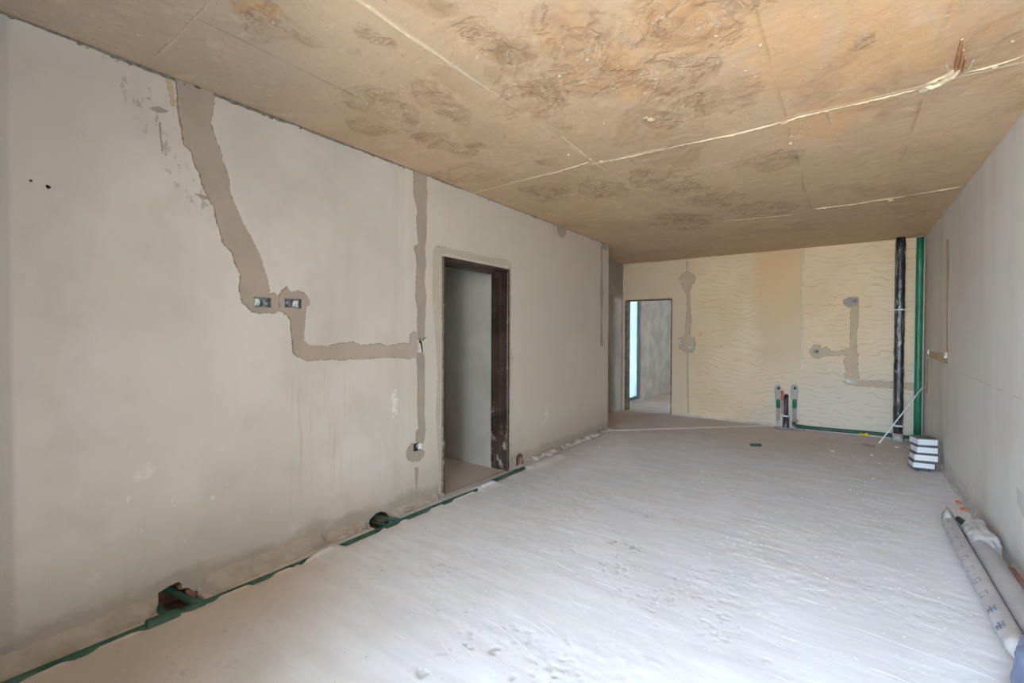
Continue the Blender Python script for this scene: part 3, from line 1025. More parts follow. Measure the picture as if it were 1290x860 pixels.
# ragged groove where wall meets ceiling, crumbling mortar beads
rim_me = [lump_mesh('mortar_crumb', M_PATCHD, 20 + i, 1, .8, .7) for i in range(3)]
rnd = random.Random(3)
bmj = bmesh.new()
for i in range(260):
    y = rnd.uniform(.25, YE)
    dens = fbm(np.array([y * 3.]), np.array([1.]), 2, 9)[0]
    if rnd.random() > dens * 1.1 + (.4 if 1.0 < y < 1.5 else 0): continue
    r = rnd.uniform(.003, .008) * (1.4 if .9 < y < 1.6 else 1)
    m = Matrix.Translation((XL + rnd.uniform(-.002, .006), y, H - rnd.uniform(.002, .016))) @ Matrix.Diagonal((r, r * rnd.uniform(1, 2.2), r * .8, 1)) @ Matrix.Rotation(rnd.uniform(0, 6), 4, 'X')
    bmesh.ops.create_icosphere(bmj, subdivisions=1, radius=1, matrix=m)
M_JOINT = simple('dark_ceiling_joint', (.17, .15, .125), (.27, .235, .19), 35, .95, bump=.6, dist=.006)
o = bm_obj('crumbled_joint', bmj, M_JOINT, wl)
o['kind'] = 'stuff'


def ribbon(U, V):
    th = .004 + .012 * sstep(.35, .75, fbm(U * 3.5, U * 0 + 2, 4, 401)) + .010 * np.exp(-((U - 1.15) / .28) ** 2)
    th = th * (.7 + .6 * fbm(U * 40, V * 3, 2, 402))
    return XL - .002 + np.sin(V * np.pi) ** .7 * .006 * (.6 + .8 * fbm(U * 30, V * 4, 2, 403)), U, H + .008 - (th + .008) * V


grid_mesh('ceiling_joint', np.arange(.0, YE, .008), np.linspace(0, 1, 7), ribbon, M_JOINT, wl)


# swept mortar cove along the wall foot
def cove(name, y0, y1, hz, wd, seed, gaps=()):
    ys = np.arange(y0, y1, .012)
    ts = np.linspace(0, 1, 12)

    def fn(U, V):
        k = .40 + .75 * fbm(U * 2.5, V * 0 + seed, 3, seed) + .45 * fbm(U * 16, V * 0 + seed, 3, seed + 9)
        edge = sstep(y0, y0 + .05, U) * sstep(y1, y1 - .05, U)
        for g0, g1 in gaps:
            edge = edge * (.35 + .65 * np.maximum(sstep(g0 - .002, g0 - .05, U), sstep(g1 + .002, g1 + .05, U)))
        hh, ww = hz * k * edge + .002, wd * (.85 + .3 * fbm(U * 3, V * 0 + 4, 3, seed + 1)) * edge + .002
        x = XL - .002 + ww * V ** 1.2
        z = hh * (1 - V) ** 1.7 - .008 * V
        nz = (fbm(U * 25, V * 8, 3, seed + 2) - .5) * .014 * np.sin(V * np.pi)
        return x + nz, U, z + nz
    return grid_mesh(name, ys, ts, fn, M_COVE, wl, None, True, False,
                     keep=lambda u, v: np.all([~((u > a) & (u < b)) for a, b in gaps], axis=0) if gaps else np.ones_like(u, bool))


cove('mortar_cove', YF + .02, 1.74, .075, .105, 31, [(h1[0][0] - .005, h1[-1][0] + .005)])
cove('mortar_cove', 1.70, h2[0][0] - .002, .06, .08, 33)
cove('mortar_cove', h2[-1][0] + .004, D1a - .02, .05, .07, 36)
cove('mortar_cove', h3[-1][0] + .01, YE, .045, .05, 39)
lump_mes = [lump_mesh('mortar_lump', M_LUMP, 40 + i, 2, .8, .7) for i in range(4)]
rnd = random.Random(12)
lump_at = []
for y in np.arange(4.25, YE - .02, .052): lump_at.append((y + rnd.uniform(-.02, .02), rnd.uniform(.030, .055), .045))
for y in np.arange(h2[-1][0] + .06, D1a, .05): lump_at.append((y + rnd.uniform(-.015, .015), rnd.uniform(.014, .028), .055))
for y in np.arange(1.80, h2[0][0] - .02, .05): lump_at.append((y + rnd.uniform(-.015, .015), rnd.uniform(.014, .026), .055))
lump_at += [(D1a - .01, .03, .03), (3.95, .03, .03), (4.06, .022, .03), (5.72, .05, .03), (5.62, .04, .035), (5.45, .045, .035), (5.30, .035, .03)]
for i, (y, r, dx) in enumerate(lump_at):
    o = link('mortar_lump', lump_mes[i % 4], wl)
    o.location = (XL + dx * rnd.uniform(.3, 1), y, r * .55 + .004)
    o.scale = (r * .8, r * rnd.uniform(.9, 1.5), r * rnd.uniform(.7, 1))
    o.rotation_euler = (rnd.uniform(-.4, .4), rnd.uniform(-.4, .4), rnd.uniform(0, 6))
# broken bricks showing in the knocked-out holes
for i, (px, py, sx, sy, sz) in enumerate([(241, 747, .045, .022, .06), (229, 738, .05, .014, .03), (483, 655, .05, .05, .035), (656.5, 580, .04, .018, .065)]):
    p = P(px, py, 0, XL - .012)
    bm = bmesh.new()
    box(bm, -sx, .004, -sy, sy, -sz / 2, sz / 2, .004)
    rr = random.Random(i)
    for v in bm.verts: v.co += Vector((rr.uniform(-1, 1), rr.uniform(-1, 1), rr.uniform(-1, 1))) * .004
    o = bm_obj('brick', bm, M_BRICKRED, wl)
    o.location = p
    o.rotation_euler = (rr.uniform(-.2, .2), 0, rr.uniform(-.2, .2))

# ------------------------------------------------------------------ right wall
wr = slab('wall_right', [(YF - .2, -.05), (YB + .3, -.05), (YB + .3, H + .01), (YF - .2, H + .01)], [], mpR, .2, [M_RIGHT], None, -.2)
tag(wr, 'smooth light grey plastered wall beside the books', None, None, 'structure')
zr = lambda pts: Z(1000, 360, 5.735, pts)
patch(zr([(975, 472), (1040, 480), (1120, 497), (1116, 562), (1085, 560), (1050, 540), (985, 516)]), pxR, mpR, wr, M_PATCHB, .004, .03, .006, 50)
patch(zr([(968, 530), (982, 522), (978, 640), (975, 780), (955, 768), (962, 735), (968, 700)]), pxR, mpR, wr, M_PATCHB, .003, .05, .004, 51)
patch([(1192.5, 302), (1195.5, 300), (1196.5, 330), (1195, 400), (1195.5, 446), (1192.5, 446), (1193, 380)], pxR, mpR, wr, M_PATCHB, .002, .06, .004, 52)
patch([(1281, 612), (1290, 622), (1300, 645), (1298, 660), (1288, 648), (1282, 630)], pxR, mpR, wr, simple('pale_grey_fill', (.57, .55, .52), (.53, .51, .48), 6, .85), .003, .04, .005, 53)


def cove_r(name, y0, y1, hz, wd, seed):
    ys = np.arange(y0, y1, .02)
    ts = np.linspace(0, 1, 10)

    def fn(U, V):
        k = .5 + 1.0 * fbm(U * 2, V * 0 + seed, 3, seed)
        hh, ww = hz * k, wd * (.6 + .8 * fbm(U * 3, V * 0 + 4, 3, seed + 1))
        x = XR + .002 - ww * V
        z = hh * (1 - V) ** 1.5 - .008 * V
        nz = (fbm(U * 22, V * 6, 3, seed + 2) - .5) * .016 * np.sin(V * np.pi)
        return x - nz, U, z + nz
    return grid_mesh(name, ys, ts, fn, M_COVER, wr, None, True, True)


M_COVER = simple('grey_foot_mortar', (.52, .49, .46), (.43, .40, .37), 12, .92, bump=.6, dist=.01)
cove_r('mortar_cove', 2.0, YB, .06, .045, 61)

# ------------------------------------------------------------------ back wall
wb = slab('wall_back', [(D2b, -.05), (D2b, D2z), (D2a, D2z), (D2a, -.05), (XA - .3, -.05), (XA - .3, H + .01), (XR + .2, H + .01), (XR + .2, -.05)], [], mpB, .16, [M_BACK, M_ALC], None, -.16)
tag(wb, 'sandy plastered end wall with wavy trowel ridges', None, None, 'structure')
zk = lambda pts: Z(840, 300, 3.583, pts)
patch(zk([(55, 180), (70, 160), (95, 148), (125, 165), (132, 190), (110, 215), (103, 240), (105, 300), (110, 370), (102, 440), (125, 450), (130, 480), (120, 515), (90, 515), (57, 500), (52, 450), (80, 445), (85, 380), (92, 310), (88, 250), (70, 220)]), pxB, mpB, wb, M_PATCHB, .006, .05, .006, 60)
patch(zk([(90, 516), (96, 516), (97, 620), (101, 790), (93, 790), (90, 620)]), pxB, mpB, wb, M_PATCHB, .003, .06, .004, 61)
patch(zk([(84, 100), (98, 105), (96, 148), (88, 148)]), pxB, mpB, wb, M_PATCHB, .003, .06, .008, 66)
patch(zr([(410, 150), (470, 120), (465, 250), (455, 330), (455, 450), (465, 500), (460, 600), (470, 630), (470, 672), (430, 680), (370, 665), (365, 640), (380, 620), (365, 560), (365, 530), (385, 500), (330, 500), (280, 505), (230, 505), (190, 520), (150, 522), (125, 500), (112, 460), (150, 425), (190, 425), (200, 450), (230, 440), (270, 470), (330, 470), (385, 450), (405, 460), (410, 350)]), pxB, mpB, wb, M_PATCHB, .007, .04, .006, 62)
patch(zr([(355, 110), (372, 95), (400, 85), (460, 84), (471, 118), (450, 146), (400, 155), (370, 140)]), pxB, mpB, wb, M_PATCHD, .008, .03, .005, 63)
patch(zr([(348, 690), (380, 678), (450, 684), (600, 687), (720, 692), (800, 700), (870, 702), (920, 727), (934, 730), (934, 770), (900, 760), (800, 745), (720, 738), (600, 728), (460, 725), (400, 712)]), pxB, mpB, wb, M_PATCHB, .006, .05, .005, 64)
# proud vertical joint between two plaster lifts
patch([(1011, 330), (1013.5, 332), (1013.5, 380), (1013, 420), (1012, 460), (1010.5, 495), (1008.5, 495), (1009.5, 450), (1011, 400), (1011, 360)], pxB, mpB, wb, simple('pale_plaster_joint', (.70, .61, .45), (.62, .53, .39), 20, .85), .006, .08, .004, 65, name='plaster_joint')
# two pipe slots over the drain
zp = lambda pts: Z(965, 470, 9.56, pts)
slot = lambda x0, x1, y0, y1: [(x0, y0 + 35), (x0 + 18, y0 + 8), ((x0 + x1) / 2, y0), (x1 - 18, y0 + 10), (x1, y0 + 40), (x1, (y0 + y1) / 2), (x1 - 8, y1), (x0 + 10, y1), (x0 + 4, (y0 + y1) / 2)]
for i, (x0, x1) in enumerate(((104, 182), (296, 384))):
    patch(zp(slot(x0, x1, 135, 320)), pxB, mpB, wb, M_PATCHG, .008, .05, .003, 70 + i)
    patch(zp([(x0 + 14, 320), (x1 - 18, 320), (x1 - 12, 480), (x1 - 18, 650), (x0 + 16, 650), (x0 + 18, 480)]), pxB, mpB, wb, M_PATCHG, .004, .05, .004, 73 + i)

# small step of white mortar along the end wall foot
ys = np.arange(D2b + .02, XR - .05, .02)
wfoot = grid_mesh('mortar_cove', ys, np.linspace(0, 1, 7), lambda U, V: (U, YB + .003 - (.03 + .03 * fbm(U * 3, V * 0, 3, 91)) * V, (.022 + .03 * fbm(U * 5, V * 0, 3, 92)) * (1 - V) ** 1.4 + .014 - .02 * V + (fbm(U * 30, V * 7, 2, 93) - .5) * .01 * np.sin(V * np.pi)),
                  simple('pale_foot_mortar', (.66, .60, .53), (.55, .48, .41), 16, .9, bump=.5), wb, None, True, True)

# ------------------------------------------------------------------ recess, side room, back room, window wall
TA = .12
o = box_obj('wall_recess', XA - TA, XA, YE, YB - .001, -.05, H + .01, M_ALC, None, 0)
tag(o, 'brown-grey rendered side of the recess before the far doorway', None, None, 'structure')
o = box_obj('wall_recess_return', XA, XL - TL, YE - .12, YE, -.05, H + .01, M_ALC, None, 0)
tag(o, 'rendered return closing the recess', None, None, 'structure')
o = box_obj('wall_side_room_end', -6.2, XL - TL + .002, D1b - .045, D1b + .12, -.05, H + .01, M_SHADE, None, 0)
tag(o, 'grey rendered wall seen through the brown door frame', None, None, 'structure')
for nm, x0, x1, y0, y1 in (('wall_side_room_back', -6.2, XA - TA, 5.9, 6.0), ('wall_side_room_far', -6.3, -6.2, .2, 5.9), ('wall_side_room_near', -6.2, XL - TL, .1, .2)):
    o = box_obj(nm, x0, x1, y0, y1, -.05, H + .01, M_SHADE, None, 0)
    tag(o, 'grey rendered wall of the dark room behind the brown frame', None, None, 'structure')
XW = -3.50                                                        # back room window wall
yw0, yw1 = 8.55, P(807.5, 450, 0, XW).y
zw0 = .07
zw1 = 2.5
mpW = lambda u, v, d: (XW + d, u, v)
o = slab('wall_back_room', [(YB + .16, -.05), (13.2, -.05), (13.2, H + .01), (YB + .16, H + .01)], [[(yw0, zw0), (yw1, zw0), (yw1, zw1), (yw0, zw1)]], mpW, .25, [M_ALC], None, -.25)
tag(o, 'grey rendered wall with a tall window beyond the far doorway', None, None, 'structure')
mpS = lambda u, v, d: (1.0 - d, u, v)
o = slab('wall_back_room_side', [(YB + .3, -.05), (13.2, -.05), (13.2, H + .01), (YB + .3, H + .01)], [[(9.85, 1.1), (10.95, 1.1), (10.95, 2.05), (9.85, 2.05)]], mpS, .2, [M_SHADE], None, -.2)  # opening added out of view to brighten the room past the doorway
tag(o, 'grey rendered wall with an added unseen opening beyond the end wall', None, None, 'structure')
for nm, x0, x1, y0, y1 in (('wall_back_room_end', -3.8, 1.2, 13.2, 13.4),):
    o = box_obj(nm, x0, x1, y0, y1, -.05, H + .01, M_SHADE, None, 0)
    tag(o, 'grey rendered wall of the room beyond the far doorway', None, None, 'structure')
w1 = empty('window_1', (XW, (yw0 + yw1) / 2, zw0))
tag(w1, 'tall grey aluminium window with milky pane beyond the far doorway', None, None, 'structure')
fw = .055
yc = (yw0 + yw1) / 2
for nm, y0, y1, z0, z1_ in (('window_frame', yw0, yw0 + fw, zw0, zw1), ('window_frame', yw1 - fw, yw1, zw0, zw1), ('window_frame', yw0 + fw, yw1 - fw, zw0, zw0 + fw), ('window_frame', yw0 + fw, yw1 - fw, zw1 - fw, zw1)):
    box_obj(nm, -.10, -.03, y0 - yc, y1 - yc, z0 - zw0, z1_ - zw0, M_ALU, w1, .004)
box_obj('pane', -.075, -.069, yw0 + fw - yc - .005, yw1 - fw - yc + .005, fw - .005, zw1 - zw0 - fw + .005, M_MILK, w1, 0)
# window wall behind the camera
mpF = lambda u, v, d: (u, YF + d, v)
o = slab('wall_front', [(XL - .3, -.05), (XR + .2, -.05), (XR + .2, H + .01), (XL - .3, H + .01)], [[(WX0, WZ0), (WX1, WZ0), (WX1, WZ1), (WX0, WZ1)]], mpF, .2, [M_SHADE], None, -.2)
tag(o, 'plastered wall with the wide open balcony window', None, None, 'structure')
for nm, x0, x1 in (('added_side_wall_left', LX0 - .2, LX0), ('added_side_wall_right', LX1, LX1 + .2)):
    o = box_obj(nm, x0, x1, LY, YF - .2, -.12, H + .1, M_SHADE, None, 0)  # unseen walls added to narrow the light entering the room
    tag(o, 'added unseen side wall narrowing the light at the balcony window', None, None, 'structure')
o = box_obj('floor_loggia', LX0 - .2, LX1 + .2, LY, YF - .2, -.118, -.02, M_GROUND, None, 0)
tag(o, 'paved floor of the added loggia outside the balcony window', None, None, 'structure')
o = box_obj('added_overhang', LX0 - .2, LX1 + .2, LY, YF - .25, H - .05, H + .2, M_SHADE, None, 0)  # unseen overhang added to keep high sky light off the near floor
tag(o, 'added unseen slab shading the balcony window from above', None, None, 'structure')
o = box_obj('ground', -40, 40, -50, YF - .2, -.4, -.12, M_GROUND, None, 0)
tag(o, 'sunlit paving outside the balcony window', None, None, 'structure')

# ------------------------------------------------------------------ door frames
d1 = empty('door_1', (XL, (D1a + D1b) / 2, 0))
tag(d1, 'worn dark brown steel door frame without a door leaf', None, None, 'structure')
# stepped steel section, (depth into wall, inset from opening edge)
prof = [(.012, 0), (.012, .028), (.004, .034), (-.075, .034), (-.080, .050), (-.130, .050), (-.136, .040), (-.205, .040), (-.205, 0)]


def jamb(name, mirror, z0, z1, parent):
    yb = (D1b - D1a) / 2
    vs, fs = [], []
    for z in (z0, z1):
        for dx, ins in prof:
            vs.append((dx, (yb - ins) * (1 if mirror else -1), z))
    n = len(prof)
    for i in range(n):
        j = (i + 1) % n
        fs.append((i, j, j + n, i + n))
    fs += [tuple(range(n)), tuple(range(n, 2 * n))]
    return fix_normals(from_lists(name, vs, fs, M_FRAME, parent))


jamb('jamb', False, .0, D1z, d1)
jamb('jamb', True, .0, D1z, d1)
yb = (D1b - D1a) / 2 - .03
vs, fs = [], []
n = len(prof)
for y in (-yb, yb):
    for dx, ins in prof: vs.append((dx, y, D1z - ins))
for i in range(n): fs.append((i, (i + 1) % n, (i + 1) % n + n, i + n))
fs += [tuple(range(n)), tuple(range(n, 2 * n))]
fix_normals(from_lists('head', vs, fs, M_FRAME, d1))
M_EDGE = simple('bare_worn_edge', (.46, .41, .34), (.24, .19, .15), 30, .7)
for sgn in (-1, 1):
    y0 = (D1b - D1a) / 2 * sgn
    box_obj('edge_bead', .010, .015, min(y0 - .004 * sgn, y0 + .003 * sgn), max(y0 - .004 * sgn, y0 + .003 * sgn), 0, D1z, M_EDGE, d1, .001)
d2 = empty('door_2', ((D2a + D2b) / 2, YB, 0))
tag(d2, 'far doorway with worn dark wooden jambs', None, None, 'structure')
M_WOOD = simple('dark_jamb_wood', (.10, .07, .05), (.20, .155, .115), 14, .75, bump=.4)
hw = (D2b - D2a) / 2
box_obj('jamb', -hw, -hw + .035, -.008, .16, 0, D2z, M_WOOD, d2, .003)
box_obj('jamb', hw - .012, hw + .004, -.004, .16, 0, D2z, M_FRAME, d2, .003)
box_obj('head', -hw + .035, hw - .012, -.004, .16, D2z - .014, D2z + .006, M_FRAME, d2, .003)

# ------------------------------------------------------------------ socket boxes of the left wall


def socket_box(label, rct, foil_seed):
    y0, y1, z0, z1_ = rct
    t = empty('socket_box', (XL, (y0 + y1) / 2, z0))
    w, hgt = (y1 - y0) / 2, z1_ - z0
    bm = bmesh.new()
    dp, e = -.045, .0015
    box(bm, dp, dp + e, -w, w, 0, hgt)
    box(bm, dp, .009, -w, -w + e, 0, hgt)
    box(bm, dp, .009, w - e, w, 0, hgt)
    box(bm, dp, .009, -w, w, 0, e)
    box(bm, dp, .009, -w, w, hgt - e, hgt)
    shell = bm_obj('box_shell', bm, M_ZINC, t)
    rr = random.Random(foil_seed)
    for k in range(2):
        ww = w * .32
        cy = -w * .45 + k * w * .9
        vs, fs = [], []
        for i in range(5):
            for j in range(4):
                vs.append((dp + .012 + rr.uniform(0, .03), cy - ww + 2 * ww * i / 4, hgt * (.12 + .76 * j / 3)))
        for i in range(4):
            for j in range(3): fs.append((i * 4 + j, i * 4 + j + 1, i * 4 + 5 + j, i * 4 + 4 + j))
        from_lists('cable_tail', vs, fs, M_ZINC if k == foil_seed % 2 else M_WHITE, t)
    for sg in (-1, 1):
        tube('fixing_lug', [(.004, sg * w * .86, hgt * .5 - .004), (.004, sg * w * .86, hgt * .5 + .004)], .004, M_ZINC, shell, 8)
    tag(t, label, 'socket box', 'metal boxes set in the left wall')
    return t


socket_box('open zinc socket box at the foot of the diagonal mortar chase', box_rects[0], 1)
socket_box('open zinc socket box in the round mortar patch above the stepped chase', box_rects[1], 4)

t = empty('switch_box', (XL, sockY.y, sockY.z))
box_obj('box_shell', -.05, -.046, -.03, .03, -.05, .055, M_BLKWIRE, t, .001)
tube('wire', [(-.03, -.012, -.01), (-.005, -.010, .03), (.012, -.012, .055), (.016, -.016, .07)], .0035, M_BLKWIRE, t, 8)
tube('wire', [(-.03, .008, .0), (-.004, .012, .04), (.010, .030, .062), (.014, .048, .075)], .0035, M_BLKWIRE, t, 8)
tube('wire', [(-.03, -.020, .02), (-.002, -.030, .04), (.012, -.042, .052)], .003, M_CREAMWIRE, t, 8)
bm = bmesh.new()
bmesh.ops.create_cone(bm, cap_ends=True, segments=10, radius1=.020, radius2=.006, depth=.075, matrix=Matrix.Translation((-.012, .002, -.010)))
bm_obj('cable_bundle', bm, M_WHITE, t, True)
tag(t, 'switch hole with black wires where the mortar chases meet by the door', 'switch box')

p = P(524.5, 562.5, 0, XL)
t = empty('socket_stub', (XL, p.y, p.z))
bm = bmesh.new()
box(bm, -.002, .014, -.035, .030, -.032, .030, .004)
bm_obj('box_shell', bm, M_BLKWIRE, t)
box_obj('foil_flap', .010, .020, .004, .040, -.022, .028, M_WHITE, t, .004)
box_obj('foil_flap', .012, .022, -.016, .006, -.004, .022, M_ZINC, t, .003)
tag(t, 'small low socket box in mortar beside the brown door frame', 'socket box')


# boxes of the end wall and right wall
def wall_box(label, pt, axis, w, hgt, colr, group='boxes on the end wall and right wall'):
    """axis 'B' or 'R'"""
    t = empty('junction_box', pt, 0 if axis == 'B' else math.radians(-90))
    bm = bmesh.new()
    e = .004
    box(bm, -w / 2, w / 2, -.003, .0, -hgt / 2, hgt / 2)
    for x0, x1, z0, z1_ in ((-w / 2, -w / 2 + e, -hgt / 2, hgt / 2), (w / 2 - e, w / 2, -hgt / 2, hgt / 2), (-w / 2, w / 2, -hgt / 2, -hgt / 2 + e), (-w / 2, w / 2, hgt / 2 - e, hgt / 2)):
        box(bm, x0, x1, -.016, 0, z0, z1_)
    bm_obj('box_shell', bm, colr, t)
    rr = random.Random(int(pt[2] * 1000))
    for k in range(3):
        x = (-.28 + .28 * k) * w
        tube('wire', [(x, -.004, -hgt * .25), (x + rr.uniform(-.01, .01), -.018, rr.uniform(-.1, .1) * hgt), (x + rr.uniform(-.015, .015), -.020, hgt * .3)], .004, (M_WHITE, M_ZINC, M_BLKWIRE)[k], t, 8)
    tag(t, label, 'junction box', group)
    return t


qB = lambda x, y: (lambda v: (v.x, YB - .006, v.z))(P(x, y, 1, YB))
qR = lambda x, y: (lambda v: (XR - .004, v.y, v.z))(P(x, y, 0, XR))
wall_box('zinc box at the top of the branching chase on the sandy wall', qB(1073.5, 379), 'B', .10, .05, M_DULL)
wall_box('small box at the end of the short side branch on the sandy wall', qB(1028, 442.5), 'B', .06, .055, M_DULL)
wall_box('white box at the foot of the branching chase on the sandy wall', qB(1072, 480), 'B', .10, .04, M_WHITE)
wall_box('upper white box in the mortar patch beside the far doorway', qB(857, 430), 'B', .04, .075, M_WHITE)
wall_box('lower white box in the mortar patch beside the far doorway', qB(869.5, 437.5), 'B', .07, .04, M_WHITE)
wall_box('white box at the right wall chase, end nearer the green pipe', qR(1171, 443), 'R', .05, .05, M_WHITE)
wall_box('white box at the right wall chase, end farther from the green pipe', qR(1193.5, 447.5), 'R', .07, .06, M_WHITE)

# ------------------------------------------------------------------ green pipes along the left wall
RP = .018


def pipe_path(y0, y1, z=-.006, n=24):
    return [(PX + .006 * math.sin(y * 2.3) + (.012 if y > 3 else 0) * 0, y, z + .004 * math.sin(y * 3.1)) for y in np.linspace(y0, y1, n)]


t = empty('green_wall_pipe', (0, 0, 0))
tag(t, 'long dusty green pipe half sunk in screed along the left wall', 'pipe')
tube('pipe_run', pipe_path(-1.2, 3.145, -.006, 50), RP, M_GREEND, t, 16, hollow=.004)
yj = P(205, 777, 2, 0).y
tube('coupling', [(PX + .006 * math.sin(yj * 2.3), yj + d_, -.004) for d_ in (-.075, -.070, .0, .004, .012, .016, .055, .060)], [.024, .033, .033, .033, .030, .033, .031, .024], M_GREEND, t, 18)
tube('branch_pipe', [(PX - .005, yj + .16, -.004), (PX - .05, yj + .13, .006), (XL - .02, yj + .10, .03), (XL - .09, yj + .06, .055)], .017, M_GREEND, t, 14)
tube('branch_pipe', [(PX - .01, yj + .02, -.006), (PX - .07, yj + .015, -.002), (XL - .08, yj + .01, .004)], .015, M_GREEND, t, 14)
y2 = (h2[0][0] + h2[-1][0]) / 2
tube('branch_pipe', [(PX, y2 + .12, -.004), (PX - .06, y2 + .06, .012), (XL - .08, y2 - .01, .035)], .014, M_GREEND, t, 14)
tube('branch_pipe', [(PX, y2 + .0, -.006), (PX - .06, y2 - .02, .0), (XL - .08, y2 - .04, .004)], .014, M_GREEND, t, 14)
pa, pb = P(619, 606.5, 2, 0), P(660, 589.5, 2, 0)
t = empty('green_wall_pipe', (0, 0, 0))
tag(t, 'short stub of green pipe in the screed right of the brown door frame', 'pipe')
pa.z = pb.z = -.004
tube('pipe_run', [pa + (pb - pa) * s for s in np.linspace(0, 1, 8)], .021, M_GREEND, t, 16, hollow=.004)
tube('pipe_rib', [pa + (pb - pa) * .72, pa + (pb - pa) * .80], .0235, M_GREEND, t, 16)

# ------------------------------------------------------------------ end wall: soil pipe, tall green pipe, low green pipe
xb = (P(1126, 420, 1, YB - .130).x + P(1140, 420, 1, YB - .130).x) / 2
yb_ = YB - .130
t = empty('black_soil_pipe', (xb, yb_, 0))
tag(t, 'black soil pipe wrapped in shiny film standing by the end wall', 'pipe')
zs = np.linspace(.0, H, 60)
rr = random.Random(5)
tube('pipe_run', [(0, 0, float(z)) for z in zs], .049, M_BLACK, t, 24)
tube('film_wrap', [(.002 * rr.uniform(-1, 1), .002 * rr.uniform(-1, 1), float(z)) for z in np.linspace(.28, 2.66, 60)], [.0505 + .003 * rr.random() for _ in range(60)], M_BLACK, t, 20, wob=.03, seed=2)
zc = P(1133, 390, 1, yb_).z
cr_ = tube('clamp_ring', [(0, 0, zc - .008), (0, 0, zc + .008)], .057, M_WHITE, t, 24)
box_obj('clamp_lug', -.095, .085, .02, .03, zc - .006, zc + .006, M_WHITE, cr_, .002)
zc = P(1133, 536, 1, yb_).z
tube('tape_band', [(0, 0, zc - .012), (0, 0, zc + .012)], .056, M_WHITE, t, 24)
tube('pipe_socket', [(0, 0, 0), (0, 0, .01), (0, 0, .09), (0, 0, .10)], [.054, .057, .057, .052], simple('grey_dusty_socket', (.26, .26, .25), (.5, .5, .48), 30, .7), t, 24)

xg = -.004 + (P(1153, 420, 1, YB - .075).x + P(1163, 420, 1, YB - .075).x) / 2
t = empty('tall_green_pipe', (xg, YB - .075, 0))
tag(t, 'tall glossy green pipe from floor to ceiling in the corner', 'pipe')
tube('pipe_run', [(0, 0, z) for z in (0, .6, 1.2, 1.8, 2.4, H)], .038, M_GREEN, t, 28)
tube('mortar_collar', [(0, 0, H - .012), (0, 0, H + .004)], [.0405, .041], M_FIN, t, 20, wob=.0)
tube('floor_collar', [(0, 0, 0), (0, 0, .05)], [.0415, .041], M_GREEND, t, 24)

qa, qb = P(1003, 536, 1, YB - .04), P(1150, 556, 1, YB - .04)
t = empty('low_green_pipe', (0, 0, 0))
tag(t, 'green pipe lying along the foot of the sandy end wall', 'pipe')
x0, x1 = P(1003, 537, 1, YB - .03).x, P(1146, 556, 1, YB - .03).x
tube('pipe_run', [(x, YB - .035, .045 + .006 * math.sin(x * 5)) for x in np.linspace(x0, x1, 24)], .026, M_GREEND, t, 16)
tube('coupling', [(x1 - .20, YB - .035, .046), (x1 - .19, YB - .035, .046), (x1 - .13, YB - .035, .046), (x1 - .12, YB - .035, .046)], [.027, .033, .033, .027], M_GREEND, t, 16)
tube('elbow', [(x0 + .02, YB - .035, .045), (x0 - .02, YB - .034, .055), (x0 - .035, YB - .03, .10)], .027, M_GREEND, t, 16)

# drain and water outlets between the slots
xd = P(990, 540, 1, YB - .06).x
t = empty('drain_pipe', (xd, YB - .06, 0))
tag(t, 'short black drain pipe with a white collar between two green outlets', 'pipe')
zt = P(990, 501, 1, YB - .06).z
zw = P(990, 523.5, 1, YB - .06).z
tube('pipe_run', [(0, 0, 0), (0, 0, zt * .5), (0, 0, zt - .02), (0, .01, zt + .015), (0, .045, zt + .03)], .029, M_BLACK, t, 18)
tube('collar', [(0, 0, zw - .010), (0, 0, zw - .008), (0, 0, zw + .008), (0, 0, zw + .010)], [.046, .052, .052, .046], M_WHITE, t, 22)
tube('pipe_socket', [(0, 0, .012), (0, 0, .02), (0, 0, zw - .01)], [.040, .043, .043], M_BLACK, t, 20)
tube('foot_clip', [(0, -.044, .03), (0, -.05, .06)], .02, M_ZINC, t, 12)
p = P(986, 505, 1, YB - .02)
t = empty('foam_sleeve', (p.x - .008, YB - .02, 0))
tag(t, 'orange and pink foam pipe sleeve behind the black drain', 'foam sleeve')
z0, z1_, z2_ = P(986, 521, 1, YB - .02).z, P(986, 503, 1, YB - .02).z, P(986, 492, 1, YB - .02).z
tube('pink_sleeve', [(0, 0, z0), (.002, 0, (z0 + z1_) / 2), (.004, 0, z1_)], .017, M_PINK, t, 14)
tube('orange_sleeve', [(.004, 0, z1_), (.006, -.002, z1_ + .05), (.004, 0, z2_)], [.018, .021, .016], M_ORANGE, t, 14)
for i, (px, lab) in enumerate(((980.3, 'green water outlet in the slot beside the orange foam sleeve'), (1001, 'green water outlet in the slot beside the joint of the plaster'))):
    p = P(px, 508, 1, YB - .03)
    t = empty('water_outlet', (p.x, YB - .012, 0))
    tag(t, lab, 'pipe outlet', 'green water outlets over the drain')
    z0, z1_, zt = P(px, 513, 1, YB - .03).z, P(px, 504, 1, YB - .03).z, P(px, 489, 1, YB - .03).z
    tube('riser', [(0, 0, .11), (0, 0, z0 * .6), (0, 0, z0)], .018, M_PATCHG, t, 14)
    tube('green_fitting', [(0, 0, z0 - .01), (0, -.002, z0), (0, -.002, z1_), (0, 0, z1_ + .01)], [.018, .027, .027, .018], M_GREEN, t, 16)
    tube('outlet_mouth', [(0, .004, zt), (0, -.012, zt)], .018, M_BLKWIRE, t, 14)
p = P(1004.5, 530, 1, YB - .03)
o = link('brick_chip', lump_mesh('brick_chip', M_ORANGE, 77, 2, .6, .9))
o.location = (p.x, YB - .045, p.z)
o.scale = (.026, .022, .028)
tag(o, 'orange brick chip lodged above the low green pipe by the drain', 'brick chip')
